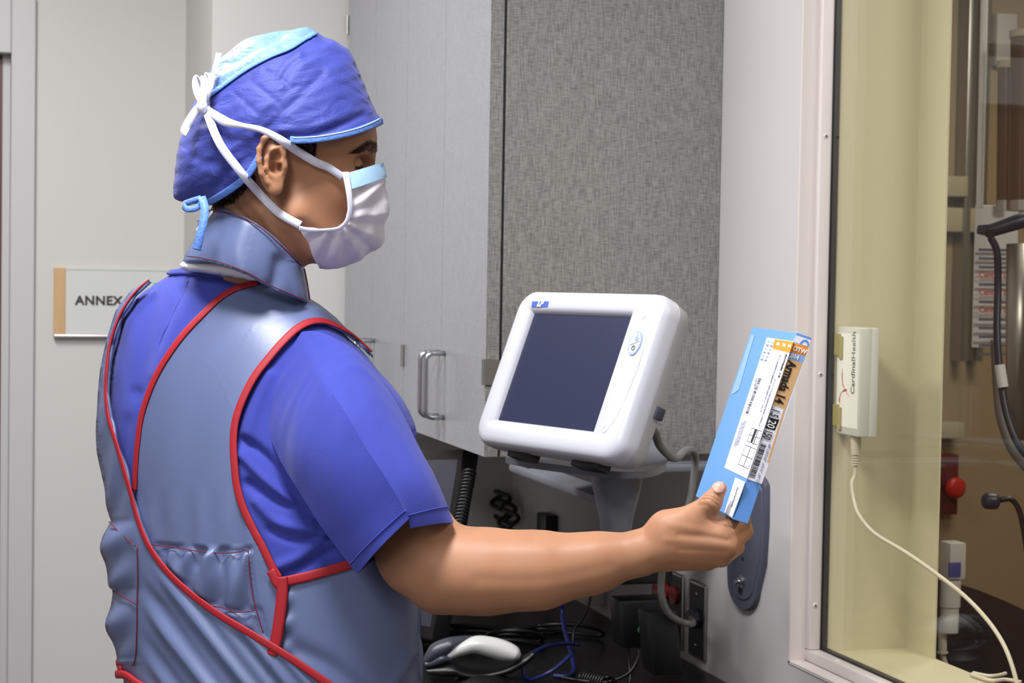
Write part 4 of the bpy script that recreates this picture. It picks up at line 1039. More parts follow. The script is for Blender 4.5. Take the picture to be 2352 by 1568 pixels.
def dispA(q):
    x, y = q[:, 0], q[:, 1]; z = np.zeros(len(q))
    a = (x-340)*0.80-(y-1380)*0.60; b = (x-340)*0.6+(y-1380)*0.8; m_ = np.clip((y-1230)/150, 0, 1)*np.clip((x-338)/60, 0, 1)
    z += m_*0.0040*np.sin(a/12.0+0.5*np.sin(b/170)+2.0*np.exp(-b/160))*(0.6+0.4*np.sin(a/47+1.0)); z += m_*0.0016*np.sin(a/5.6+0.4*np.sin(b/120))
    e = np.clip((338-x)/40, 0, 1)*np.clip((y-1185)/20, 0, 1)
    z += 0.006*np.clip((350-x)/60, 0, 1)*np.abs(np.sin((y-1195)/155*math.pi))**0.6*np.clip((y-1190)/10, 0, 1)*(y < 1520)
    z += e*0.003*np.sin(y/15+x/22)
    m2 = np.clip((1200-y)/60, 0, 1)*np.clip((y-900)/80, 0, 1); z += m2*0.002*np.sin(x/7+y/60)
    return np.maximum(z, -0.0035)
PA = L1+[(960, 2150), (290, 2150), (285, 1950), (290, 1750), (300, 1600), (296, 1520), (284, 1475), (279, 1430), (280, 1385), (284, 1352), (270, 1305), (267, 1262), (267, 1228), (274, 1190), (262, 1140), (252, 1090), (246, 1030), (244, 960), (246, 900), (251, 850), (264, 790), (285, 722), (318, 680)]
L2 = [(592, 660), (545, 672), (508, 694), (468, 732), (430, 772), (398, 815), (370, 862), (348, 915), (334, 965), (327, 1020), (323, 1070), (321, 1125)]
L3 = [(842, 816), (815, 790), (785, 768), (745, 749), (712, 748), (682, 762), (650, 792), (618, 830), (588, 870), (563, 920), (548, 965), (543, 1010), (545, 1060), (551, 1115), (565, 1165), (588, 1215), (612, 1262), (630, 1300), (645, 1325)]
def dispB(q):
    x, y = q[:, 0], q[:, 1]; z = 0.0012*np.sin(x/17+y/120)*np.clip((y-900)/200, 0, 1)
    g1 = np.clip((y-1255)/10, 0, 1)*np.clip((588-x)/12, 0, 1)
    z = z+g1*(0.0058*np.sin(x/7.0+1.1*np.sin(y/40))*np.exp(-((y-1268)/38)**2)+0.0042*np.sin(x/11+y/50)+0.005*np.abs(np.sin((y-1258)/135*math.pi)))
    z = z+fold(q, [(372, 1250), (450, 1258), (520, 1266), (578, 1262)], 5, -0.004)+fold(q, [(578, 1262), (585, 1320), (595, 1400), (612, 1480)], 4, -0.003)
    z = z+fold(q, [(480, 1385), (530, 1396), (560, 1402), (595, 1398)], 5, -0.004)
    z = z+fold(q, [(600, 1400), (618, 1470), (628, 1500)], 5, -0.006)
    z = z+0.0015*np.sin(x/9+y/200)*np.clip((y-1120)/80, 0, 1)*(y < 1255)
    ia_ = inside(q, np.array(PA, float)); z = np.where(ia_, np.minimum(z, 0)*0+0.0*z, z*np.clip(pdist(q, np.array(PA, float))/10, 0, 1))
    return np.maximum(z, -0.0025)
PB = L2+[(322, 1200), (330, 1400), (400, 1600), (600, 1700), (660, 1600), (648, 1480), (655, 1400), (648, 1335)]+L3[::-1][1:]+[(850, 822), (838, 812), (800, 775), (765, 738), (730, 710), (700, 690), (660, 668), (625, 661)]
pb = panel('right_back_panel', torso, PB, M('vest'), vest, off=0.006, step=6, disp=dispB, thick=0.0035, sm=1)
PC = [(648, 1338), (700, 1322), (760, 1305), (806, 1292), (860, 1270), (930, 1262), (945, 1320), (956, 1400), (952, 1500), (958, 1600), (978, 1750), (985, 1950), (960, 2150), (700, 2150), (640, 1700), (634, 1500), (641, 1420)]
def dispC(q):
    x, y = q[:, 0], q[:, 1]; return 0.0025*np.exp(-((x-660)/14)**2)*np.sin(y/9)+fold(q, [(660, 1480), (760, 1530), (840, 1600)], 22, -0.004)+fold(q, [(930, 1500), (880, 1600)], 14, 0.004)
pc = panel('front_panel', torso, PC, M('vest'), vest, off=0.006, step=7, disp=dispC, thick=0.0035, sm=1)
pa = panel('left_back_panel', torso, PA, M('vest'), vest, off=0.0115, step=6, disp=dispA, thick=0.0035, sm=1)
ribbon('binding', torso, L1, 8.5, M('piping'), vest, off=0.0125, thick=0.0016, taper=([0, .08, .2, 1], [2.5, 4, 7, 9]))
ribbon('binding', torso, L2, 8.5, M('piping'), vest, off=0.0068, thick=0.0017)
ribbon('binding', torso, L3, 9.0, M('piping'), vest, off=0.0068, thick=0.0018)
ribbon('binding', torso, [(652, 1334), (700, 1324), (760, 1307), (806, 1292), (850, 1272)], 11, M('piping'), vest, off=0.008, thick=0.0017)
ribbon('side_strap', torso, [(653, 1322), (654, 1360), (648, 1420), (640, 1470), (632, 1500)], 13, M('piping'), vest, off=0.0095, thick=0.003)
ribbon('binding', torso, [(628, 1308), (636, 1322), (640, 1334), (650, 1345)], 10, M('piping'), vest, off=0.009, thick=0.003)
for ln, pr_, of in (([(366, 1249), (420, 1256), (480, 1265), (530, 1268), (560, 1265), (578, 1259)], pb, .0090), ([(578, 1259), (583, 1320), (590, 1370), (598, 1402), (612, 1450)], pb, .0090), ([(486, 1388), (520, 1392), (548, 1402), (575, 1402), (596, 1398)], pb, .0090),
                    ([(280, 1197), (300, 1218), (320, 1235), (338, 1252)], pa, .0150), ([(338, 1252), (340, 1320), (339, 1380), (338, 1440), (336, 1500), (330, 1524)], pa, .0135), ([(290, 1354), (312, 1368), (338, 1383)], pa, .0150)):
    ribbon('stitching', torso, ln, 1.3, M('stitch'), vest, off=of, thick=0.0012)
ribbon('binding', torso, [(300, 1520), (284, 1516), (282, 1496), (279, 1512), (292, 1528), (306, 1532)], 8, M('piping'), vest, off=0.012, thick=0.004)
ribbon('binding', torso, [(298, 1545), (310, 1542), (325, 1550), (345, 1566), (380, 1585)], 9, M('piping'), vest, off=0.014, thick=0.004)
# loose front flap seen beyond the right hip
def d0f(x, y): return 2.10+0*x
fl_ = Infl([(925, 1405), (952, 1430), (968, 1470), (973, 1520), (968, 1600), (960, 1700), (930, 1760), (900, 1650), (905, 1500)], d0f, 0.03, 4)
panel('front_flap', fl_, [(925, 1408), (952, 1430), (967, 1470), (972, 1520), (967, 1600), (959, 1700), (930, 1755), (902, 1650), (907, 1500)], M('vest'), vest, off=0.0, step=6, back=True, thick=0.0)

# ================================================================== THYROID COLLAR
def d0c(x, y): return 2.075+0*x
COLL = [(498, 478), (468, 520), (446, 556), (428, 588), (415, 640), (420, 720), (560, 760), (700, 740), (707, 697), (703, 660), (692, 612), (690, 560), (680, 440), (600, 400), (510, 420)]
collar_b = Infl(COLL, d0c, 0.078, 4)
CP = [(498, 478), (545, 492), (590, 515), (630, 545), (662, 578), (688, 606), (698, 650), (706, 694), (690, 690), (655, 676), (612, 657), (570, 632), (520, 613), (470, 601), (424, 603), (421, 597), (436, 570), (452, 545), (470, 518)]
def dispCol(q):
    return fold(q, [(640, 600), (632, 640), (620, 665)], 16, -0.006)+fold(q, [(672, 610), (676, 650), (680, 680)], 14, 0.004)+fold(q, [(560, 520), (545, 570), (555, 620)], 25, 0.003)
col = panel('thyroid_collar', collar_b, CP, M('vest'), person, off=0.002, step=5, disp=dispCol, back=True, thick=0.004, sm=3)
ribbon('stitching', collar_b, [(478, 484), (520, 490), (560, 504), (600, 528), (636, 562), (668, 596), (686, 616)], 1.2, M('stitch'), col, off=0.0052, thick=0.0012)
ribbon('stitching', collar_b, [(440, 592), (470, 595), (520, 606), (570, 625), (612, 650), (655, 671), (694, 690)], 1.2, M('stitch'), col, off=0.0052, thick=0.0012)
ribbon('stitching', collar_b, [(688, 618), (695, 650), (701, 688)], 1.2, M('stitch'), col, off=0.0052, thick=0.0012)
tg = panel('care_tag', collar_b, [(472, 482), (498, 478), (490, 496), (476, 510), (462, 535), (434, 533), (440, 520), (455, 500)], M('undershirt'), col, off=0.006, step=5, thick=0.0008, sm=1)
for k in range(5): ribbon('tag_print', collar_b, [(452+k*3, 508+k*5), (464+k*3, 505+k*5)], 1.0, M('inkgrey'), col, off=0.0072, thick=0.0004)

# ================================================================== SURGICAL CAP
def d0h(x, y): return HD-0.004+(x-640)*0.00003+0*y
CAPB = [(404, 452), (405, 410), (412, 350), (424, 300), (442, 255), (462, 215), (486, 178), (518, 135), (556, 104), (610, 86), (660, 79), (708, 75), (742, 88), (775, 104), (802, 124), (818, 158), (832, 195), (846, 230), (862, 262), (872, 276), (872, 300), (868, 380), (850, 480), (780, 560), (640, 560), (520, 520), (478, 466), (440, 462)]
capb = Infl(CAPB, d0h, 0.090, 4)
CAPP = [(404, 452), (405, 410), (412, 350), (424, 300), (442, 255), (462, 215), (486, 178), (518, 135), (556, 104), (610, 86), (660, 79), (708, 75), (742, 88), (775, 104), (802, 124), (818, 158), (832, 195), (846, 230), (862, 262), (871, 272), (866, 288), (830, 302), (780, 317), (730, 326), (684, 329), (640, 322), (604, 332), (588, 362), (566, 398), (530, 428), (496, 450), (478, 460), (440, 464), (415, 462)]
def dispCap(q):
    z = np.zeros(len(q))
    for l, w, a in (([(560, 300), (640, 215), (700, 150), (760, 110)], 10, 0.003), ([(590, 320), (680, 230), (740, 170)], 7, -0.0025), ([(650, 320), (740, 305), (830, 265)], 7, -0.004), ([(640, 300), (720, 290), (800, 255)], 6, 0.002),
                    ([(470, 300), (520, 350), (500, 400)], 12, 0.003), ([(430, 300), (445, 360), (500, 375)], 9, -0.003), ([(520, 360), (560, 320), (600, 300)], 8, 0.003), ([(450, 440), (500, 420), (570, 360)], 7, -0.0025),
                    ([(700, 140), (730, 128), (780, 128)], 5, -0.002), ([(640, 180), (660, 150), (690, 130)], 5, 0.003), ([(580, 190), (600, 205), (640, 240)], 5, -0.0015), ([(540, 215), (560, 232), (590, 260)], 5, -0.0015), ([(610, 165), (640, 180), (660, 200)], 5, -0.002)):
        z += fold(q, l, w*1.3, a*0.75)
    z = z-0.013*np.exp(-(np.hypot(q[:, 0]-618, q[:, 1]-345)/44)**2)
    return z+0.0006*np.sin(q[:, 0]/13+q[:, 1]/9)*np.sin(q[:, 1]/11)
cap = panel('surgical_cap', capb, CAPP, M('cap'), person, off=0.0025, step=4.5, disp=dispCap, back=True, thick=0.0, sm=1)
CRN = [(486, 178), (518, 135), (556, 104), (610, 86), (660, 79), (708, 75), (728, 82), (712, 96), (690, 104), (664, 120), (620, 138), (570, 166), (525, 198), (486, 230), (482, 205)]
def dispCr(q): return 0.0022*np.sin((q[:, 0]+q[:, 1])/12)*np.sin(q[:, 1]/9+q[:, 0]/40)+0.001
panel('crown_panel', capb, CRN, M('captop'), cap, off=0.004, step=4.5, disp=dispCr, back=True, thick=0.0, sm=1)
ribbon('crown_seam', capb, [(484, 228), (525, 196), (570, 164), (620, 137), (664, 119), (695, 100), (722, 84)], 6, M('capband'), cap, off=0.004, thick=0.0018)
for sd in (-1, 1):
    ribbon('brow_band', capb, [(869, 279), (850, 288), (820, 300), (780, 311), (730, 320), (684, 323), (664, 321)], 8, M('capband'), cap, off=0.004, thick=0.0016, side=sd)
    ribbon('band_stitch', capb, [(864, 276), (850, 283), (820, 295), (780, 306), (730, 315), (684, 318), (670, 317)], 0.9, M('strap'), cap, off=0.0058, thick=0.0004, side=sd)
    ribbon('nape_band', capb, [(598, 358), (588, 376), (570, 402), (536, 430), (500, 452), (478, 462)], 8, M('capband'), cap, off=0.003, thick=0.0016, side=sd)
m = MB()
def rib3(pts, w, t, wd):                        # free ribbon through 3D points, width direction wd
    pts = cat(pts, 6); wd = np.array(wd); rings = []
    for i in range(len(pts)):
        d = pts[min(i+1, len(pts)-1)]-pts[max(i-1, 0)]; d /= np.linalg.norm(d); l = wd-d*np.dot(wd, d); l /= np.linalg.norm(l); n = np.cross(d, l)
        rings.append([pts[i]+l*w*a+n*t*b for a, b in ((-1, -1), (0, -1.2), (1, -1), (1, 1), (0, 1.2), (-1, 1))])
    return rings
m.loft(rib3([P(462, 455, 2.0), P(440, 462, 1.995), P(422, 470, 1.99), (P(430, 480, 1.985)), P(450, 478, 1.985), P(464, 466, 1.985)], 0.0035, 0.0006, cu_+0.3*cr))
m.loft(rib3([P(463, 452, 1.985), P(470, 475, 1.975), P(468, 505, 1.97), P(460, 540, 1.968), P(452, 574, 1.97)], 0.0046, 0.0006, cr))
m.build('cap_ties', M('capband'), cap, 'all')

# ================================================================== FACE MASK
def d0m(x, y): return HD+0.004+(x-780)*0.0001+0*y
MSK = [(700, 300), (800, 300), (852, 320), (860, 350), (865, 377), (871, 398), (876, 428), (884, 455), (881, 500), (866, 560), (832, 582), (800, 600), (768, 607), (742, 609), (700, 600), (640, 560), (600, 480), (620, 400)]
mskb = Infl(MSK, d0m, 0.088, 4)
MP = [(787, 404), (828, 390), (862, 377), (870, 398), (876, 428), (884, 455), (881, 500), (868, 556), (832, 582), (800, 600), (768, 607), (742, 609), (728, 598), (718, 570), (704, 540), (690, 516), (735, 520), (772, 518), (790, 504), (794, 480), (793, 445)]
def dispM(q):
    x, y = q[:, 0], q[:, 1]; th = np.arctan2(y-500, x-770); r = np.hypot(x-770, y-500)
    return 0.0035*np.clip(r/60, 0, 1)*(np.abs(((th*2.9+0.3) % 1.6)/1.6-0.5)*2-0.5)+0.001*np.sin(x/8+y/13)
mk = panel('face_mask', mskb, MP, M('mask'), person, off=0.005, step=4, disp=dispM, back=True, thick=0.0, sm=1)
panel('nose_strip', mskb, [(789, 404), (828, 390), (862, 377), (868, 396), (874, 408), (850, 418), (820, 430), (798, 437), (792, 420)], M('maskblue'), mk, off=0.0085, step=4, thick=0.0, sm=1, back=True)
ribbon('edge_binding', mskb, [(786, 402), (790, 425), (794, 455), (795, 480), (789, 502), (776, 516), (760, 520), (735, 521), (712, 521), (692, 516)], 6.0, M('strap'), mk, off=0.0085, thick=0.0015, taper=([0, .5, .75, 1], [9, 5, 3.5, 6]))
# straps lie on the cap and cheek: surface = nearest of cap and head
def skin_D(px, py):
    h_ = ray_body(px, py); d = 9.0
    if h_[0] is not None: d = proj(np.array(h_[0]))[2]
    q = np.array([[px, py]], float)
    if inside(q, capb.poly)[0] and inside(q, CAPA)[0]: d = min(d, float(capb.D(q)[0])-0.006)
    return d
CAPA = np.array(CAPP, float)
def strap(line, half, name='strap', sm=8, lift=0.0045, smooth_n=12, tw=None):
    c = cat(line, sm); D_ = np.array([skin_D(*p_) for p_ in c]); D_[D_ > 5] = np.nan
    ok = ~np.isnan(D_); D_ = np.interp(np.arange(len(D_)), np.where(ok)[0], D_[ok])
    D_ = np.array([D_[max(0, i-4):i+5].min() for i in range(len(D_))])
    for _ in range(smooth_n): D_[1:-1] = (D_[:-2]+D_[1:-1]+D_[2:])/3
    D_ = D_-lift
    pts = PN(np.column_stack([c, D_])); d = np.gradient(pts, axis=0); d /= np.linalg.norm(d, axis=1)[:, None]
    rings = []
    for i in range(len(pts)):
        v = CAM-pts[i]; v /= np.linalg.norm(v); l = np.cross(d[i], v); l /= np.linalg.norm(l); n = np.cross(l, d[i]); n *= np.sign(np.dot(n, v))
        w = half*2.0/FPX*(1 if tw is None else np.interp(i/(len(pts)-1), tw[0], tw[1]))
        rings.append([pts[i]+l*w*a+n*0.0009*b for a, b in ((-1, 0), (-1, 1), (0, 1.4), (1, 1), (1, 0), (0, -.4))])
    m = MB(); m.loft(rings); return m.build(name, M('strap'), mk, 'all')
strap([(463, 246), (490, 262), (520, 280), (555, 288), (600, 298), (640, 318), (680, 345), (725, 372), (755, 385), (788, 407)], 9.5, tw=([0, .12, .2, .35, .6, .75, 1], [1, 1, 1.2, .6, 1, 1, .9]))
strap([(470, 195), (470, 225), (478, 265), (505, 330), (545, 385), (590, 438), (640, 488), (690, 517)], 9.5)
m = MB()
kD = 1.995
m.loft(rib3([P(470, 240, kD), P(458, 225, kD), P(450, 200, kD), P(452, 180, kD), P(466, 182, kD), P(470, 200, kD-0.004), P(466, 235, kD-0.005)], 0.0042, 0.0007, cr+0.3*cf_))
m.loft(rib3([P(468, 238, kD), P(480, 205, kD-0.004), P(486, 175, kD), P(478, 170, kD+0.006), P(474, 190, kD+0.004)], 0.004, 0.0007, cr))
m.loft(rib3([P(462, 244, kD), P(448, 258, kD), P(436, 276, kD), P(424, 300, kD), P(432, 304, kD-0.002)], 0.0050, 0.0007, cr+cu_*0.8))
m.loft(rib3([P(492, 172, kD+0.01), P(497, 150, kD+0.012), P(503, 122, kD+0.016)], 0.0034, 0.0006, cr))
m.build('strap_bow', M('strap'), mk, 'all')
m = MB(); m.sphere(P(464, 244, kD-0.006), 0.0065, (1, 1, 1.3), 12); m.build('strap_knot', M('strap'), mk, 'all')

# ================================================================== HAIR, BROW, EYE, NAIL
def strands(name, region, n, dir_px, L, rad, jit=0.35, lift=0.0008):
    poly = np.array(region, float); lo, hi = poly.min(0), poly.max(0); m = MB(); c = 0; tr = 0
    while c < n and tr < n*30:
        tr += 1; p_ = RS.uniform(lo, hi)
        if not inside(p_[None], poly)[0]: continue
        h_ = ray_body(*p_)
        if h_[0] is None: continue
        q = np.array(h_[0]); nn = np.array(h_[1]); dv = dir_px(p_); ang = math.atan2(dv[1], dv[0])+RS.normal()*jit
        d = cr*math.cos(ang)-cu_*math.sin(ang); d = d-nn*np.dot(d, nn); d /= np.linalg.norm(d); ll = L*RS.uniform(0.6, 1.3)
        w = np.cross(d, nn)
        a = q+nn*0.0002; b = q+d*ll*0.55+nn*(lift+0.0008); e = q+d*ll+nn*lift
        m.faces([a-w*rad, a+w*rad, b+w*rad*0.8, b-w*rad*0.8, e, a+nn*rad*2, b+nn*rad*1.6], [(0, 1, 2, 3), (3, 2, 4), (0, 5, 6, 3), (1, 5, 6, 2), (3, 6, 4), (2, 6, 4)]); c += 1
    return m.build(name, M('hair'), body, weld=False)
def patch(name, region, mt, lift, step=4):
    pts, tris = triang(np.array(region, float), step); V = []; 
    for p_ in pts:
        h_ = ray_body(*p_)
        if h_[0] is None: V.append(P(p_[0], p_[1], HD)); continue
        V.append(np.array(h_[0])+np.array(h_[1])*lift)
    o = link(name, fast_mesh(name, np.array(V), tris), mt, body, True); md = o.modifiers.new('thickness', 'SOLIDIFY'); md.thickness = 0.0006; md.offset = -1; return o
nape = [(480, 455), (530, 425), (572, 395), (590, 400), (585, 415), (560, 440), (540, 460), (500, 474), (480, 478)]
patch('nape_hair', [(482, 452), (530, 420), (575, 390), (582, 400), (560, 428), (530, 450), (500, 462), (484, 465)], M('hair'), 0.0012)
strands('nape_hair_ends', nape, 900, lambda p_: (-0.35, 1), 0.006, 0.0002)
side = [(672, 318), (726, 318), (726, 345), (724, 362), (712, 360), (700, 350), (680, 335)]
patch('sideburn', [(676, 318), (723, 318), (722, 345), (718, 354), (700, 345), (682, 330)], M('hair'), 0.0008)
strands('sideburn_ends', side, 320, lambda p_: (0.05, 1), 0.008, 0.0002)
strands('eyebrow', [(802, 352), (818, 342), (838, 330), (852, 326), (864, 334), (865, 349), (858, 354), (842, 345), (822, 350)], 620, lambda p_: (-1, 0.15) if p_[0] < 840 else (-0.7, -0.6), 0.0046, 0.0001, 0.3, 0.0005)
m = MB(); ec = H(0.0815, -0.0365, -0.0060); m.sphere(ec, 0.0150, n=24); m.build('eye', M('eye'), body, 'all')
m = MB(); ed = (hf*0.86-hl*0.42-hu*0.12); ed /= np.linalg.norm(ed); m.sphere(ec+ed*0.0105, 0.0064, n=20); m.build('iris', M('iris'), body, 'all')
# eyelids over the ball
m = MB()
rg = []
for k, (w0, w1) in enumerate(((-0.10, 0.95),)):
    for i in range(9):
        ph = w0+(w1-w0)*i/8
        rg.append([ec+0.0160*(hf*math.cos(ph)*math.cos(a)-hl*math.cos(ph)*math.sin(a)+hu*math.sin(ph)) for a in np.linspace(-1.3, 1.5, 24)])
V = [p_ for r_ in rg for p_ in r_]; m.faces(V, [(i*24+j, i*24+j+1, (i+1)*24+j+1, (i+1)*24+j) for i in range(8) for j in range(23)])
rg = []
for i in range(7):
    ph = -0.42-0.6*i/6
    rg.append([ec+0.0160*(hf*math.cos(ph)*math.cos(a)-hl*math.cos(ph)*math.sin(a)+hu*math.sin(ph)) for a in np.linspace(-1.3, 1.5, 24)])
V = [p_ for r_ in rg for p_ in r_]; m.faces(V, [(i*24+j, i*24+j+1, (i+1)*24+j+1, (i+1)*24+j) for i in range(6) for j in range(23)])
m.build('eyelids', M('skin'), body, 'all')
m = MB()
for k in range(46):
    a = -0.5+1.7*k/45; b = ec+0.0163*(hf*math.cos(-0.1)*math.cos(a)-hl*math.cos(-0.1)*math.sin(a)+hu*math.sin(-0.1)); o_ = (b-ec)/np.linalg.norm(b-ec); e = b+o_*0.005-hu*0.0022
    m.tube([b, (b+e)/2-hu*0.0004, e], 0.0003, 4, rr=[0.0004, 0.0003, 0.0001])
m.build('eyelashes', M('hair'), body)
nl = [(1640, 1112), (1650, 1107), (1660, 1109), (1664, 1120), (1658, 1130), (1648, 1134), (1640, 1128), (1636, 1120)]
patch('thumbnail', nl, M('lip'), 0.0008, 4)

# ================================================================== TROUSERS AND SHOES (below the frame)
tp = PN(np.column_stack([[300, 620, 950], [1900]*3, [2.11]*3])); hc = (tp[0]+tp[2])/2
m = MB()
def ring(c, a, b, z, n=24): return [np.array([c[0], c[1], z])+cr*np.array([1, 1, 0])*a*math.cos(t)+cf_*np.array([1, 1, 0])*b*math.sin(t) for t in np.linspace(0, 2*math.pi, n, endpoint=False)]
for s in (-1, 1):
    c0 = hc+cr*0.085*s-cf_*0.04*s
    m.loft([ring(c0, 0.05, 0.07, 0.95), ring(c0, 0.068, 0.085, 0.80), ring(c0, 0.085, 0.105, 0.66), ring(c0, 0.082, 0.095, 0.48), ring(c0, 0.08, 0.088, 0.2), ring(c0, 0.085, 0.09, 0.07)])
m.build('scrub_trousers', M('trousers'), person, 'all')
for s in (-1, 1):
    c0 = hc+cr*0.085*s-cf_*0.04*s; m = MB()
    fd = cr*0.79+cf_*0.61; fd[2] = 0; fd /= np.linalg.norm(fd); ld = np.array([-fd[1], fd[0], 0]); rg = []
    for t, w, hgt in ((-0.09, 0.02, 0.04), (-0.08, 0.036, 0.07), (-0.02, 0.042, 0.085), (0.05, 0.046, 0.065), (0.13, 0.05, 0.05), (0.17, 0.04, 0.04), (0.185, 0.015, 0.025)):
        b = np.array([c0[0], c0[1], 0])+fd*t; rg.append([b+ld*w*math.cos(a)+np.array([0, 0, 0.001+hgt*(0.5+0.5*math.sin(a))]) for a in np.linspace(0, 2*math.pi, 16, endpoint=False)])
    m.loft(rg); m.build('shoe', M('shoe'), person, 'all')
# ================================================================== CARTON HELD BY THE PERSON
bR = np.array([-.197469, -.980309, .000893]); bD = np.array([.933824, -.188382, -.304112]); bU = np.array([.298292, -.059219, .952636])
bR /= np.linalg.norm(bR); bU -= bR*np.dot(bU, bR); bU /= np.linalg.norm(bU); bD = np.cross(bU, bR); bD = bD if bD[0] > 0 else -bD
bL, bW, bT = 0.2118, 0.1994, 0.0171
bO = P(1684.1256, 1192.65, 1.87)
box = empty('catheter_carton', tuple(bO), 'blue product carton with white and orange label, held in the gloveless right hand', 'carton')
def bp(s, d, u): return bO+bR*s+bD*d+bU*u
m = MB(); m.box((-bW, 0, 0), (0, bT, bL), ax=[bR, bD, bU], org=bO, bev=0.0006, seg=1); m.build('carton_body', M('boxblue'), box, True)
fN, sN = -bD, bR                               # broad face looks left, spine looks at the camera
def fp(px, py, off=0.0003): return onplane(px, py, bO+fN*off, fN)
def sp2(px, py, off=0.0003): return onplane(px, py, bO+sN*off, sN)
def decal(name, pts, nrm_, mt, parent=box, th=0.00025):
    m = MB(); m.prism(pts, nrm_*th); return m.build(name, mt, parent)
def edge_x(y): return 1830+(y-763)*(1684-1830)/(1193-763)
ltop, lbot = 783.5, 1100
wl = decal('front_label', [fp(1762, 775), fp(edge_x(784), 784), fp(edge_x(1099), 1099), fp(1664, 1074)], fN, M('label'))
sl_ = decal('spine_label', [sp2(edge_x(786), 786), sp2(1857, 797), sp2(1749.5, 1111), sp2(edge_x(1100), 1100)], sN, M('label'))
O2 = 0.0006; O3 = 0.0009
decal('front_orange_band', [fp(1780, 779, O2), fp(edge_x(785), 785, O2), fp(edge_x(810), 810, O2), fp(1774, 800, O2)], fN, M('orange'), wl)
decal('spine_orange_band', [sp2(edge_x(787), 787, O2), sp2(1857, 797, O2), sp2(1850, 817.5, O2), sp2(edge_x(808), 808, O2)], sN, M('orange'), sl_)
decal('spine_blue_band', [sp2(edge_x(808), 808, O2), sp2(1850, 817.5, O2), sp2(1842.5, 833, O2), sp2(edge_x(823), 823, O2)], sN, M('boxblue2'), sl_)
decal('spine_tan_band', [sp2(edge_x(823), 823, O2), sp2(1842.5, 833, O2), sp2(1804, 939, O2), sp2(edge_x(929), 929, O2)], sN, M('tanlabel'), sl_)
decal('spine_edge_stripe', [sp2(1800, 938, O2), sp2(1804, 939, O2), sp2(1766, 1062, O2), sp2(1762, 1060, O2)], sN, M('tanlabel'), sl_)
decal('corner_patch', [sp2(edge_x(768)+1, 769), sp2(1862, 777.5), sp2(1857, 796), sp2(edge_x(786)+1, 785)], sN, M('label'))
m = MB(); cc_ = sp2(1846, 797, 0.0005)
m.prism([cc_+bD*0.0058*math.cos(t)+bU*0.0085*math.sin(t) for t in np.linspace(0.3, math.pi-0.3, 12)]+[cc_+bD*0.0036*math.cos(t)+bU*0.0058*math.sin(t) for t in np.linspace(math.pi-0.3, 0.3, 12)], sN*0.0002); m.build('corner_arc', M('boxblue'), box)
decal('top_blue_edge', [sp2(edge_x(764)+1, 764.5), sp2(1864, 776), sp2(1862.5, 781), sp2(edge_x(769)+1, 770)], sN, M('boxblue'))
decal('pale_strip', [fp(1726, 769), fp(1733, 770), fp(1697, 895), fp(1684, 905), fp(1680, 904)], fN, M('boxblue2'))
decal('small_white_label', [fp(1689.5, 1096), fp(1712, 1107), fp(1681.5, 1188), fp(1664, 1176)], fN, M('label'))
decal('flap_shadow_gap', [fp(1712.5, 1109, 0.0002), fp(1713.5, 1109, 0.0002), fp(1685, 1188, 0.0002), fp(1684, 1188, 0.0002)], fN, M('ink'))
def stext(s, size, px, py, mt, along=True, **k):
    o = sp2(px, py, O3)
    return text(s, size, o, -bU if along else bD, bD if along else bU, mt, sl_, **k)
stext('OTW', 0.0072, edge_x(803)+3.5, 803.5, M('ivory'), False, bold=0.0003, squeeze=0.86)
stext('.014', 0.0068, edge_x(819)+2, 819.5, M('ivory'), False, bold=0.0003, squeeze=0.86)
stext('Armada 14', 0.0132, edge_x(826)+3, 827, M('ink'), bold=0.0004, squeeze=0.80)
stext('1.5', 0.0125, edge_x(936)+3.5, 936, M('ink'), bold=0.0001, squeeze=0.60)
decal('number_block', [sp2(edge_x(958)+3, 958, O2), sp2(edge_x(958)+26, 964, O2), sp2(edge_x(983)+24, 988, O2), sp2(edge_x(983)+2, 983, O2)], sN, M('ink'), sl_)
stext('20', 0.0120, edge_x(962)+4.5, 962, M('ivory'), bold=0.0001, squeeze=0.74)
stext('150', 0.0125, edge_x(985)+4, 985, M('ink'), bold=0.0001, squeeze=0.54)
stext('REF A2015-020   2014-10   LOT 722978', 0.0031, edge_x(1012)+20, 1018, M('inkgrey'), squeeze=0.95)
stext('mm    L/BALLOON   mm   USABLE cm', 0.0026, edge_x(932)+0.5, 932, M('inkgrey'), squeeze=0.9)
def bars(name, a, b, wvec, n, nrm_, mt, parent, seed):        # barcode between a and b, bar direction wvec
    r_ = random.Random(seed); m = MB(); t = 0.0; a = np.array(a); b = np.array(b)
    while t < 1:
        w = r_.choice([0.35, 0.7, 1.1])/n
        p = a+(b-a)*t; q = a+(b-a)*min(1, t+w); m.prism([p, q, q+wvec, p+wvec], nrm_*0.0002); t += w+r_.choice([0.4, 0.7, 1.0])/n
    return m.build(name, mt, parent)
bars('spine_barcode', sp2(edge_x(1016)+4, 1017, O2), sp2(edge_x(1094)+3, 1094, O2), bD*0.0062, 40, sN, M('ink'), sl_, 3)
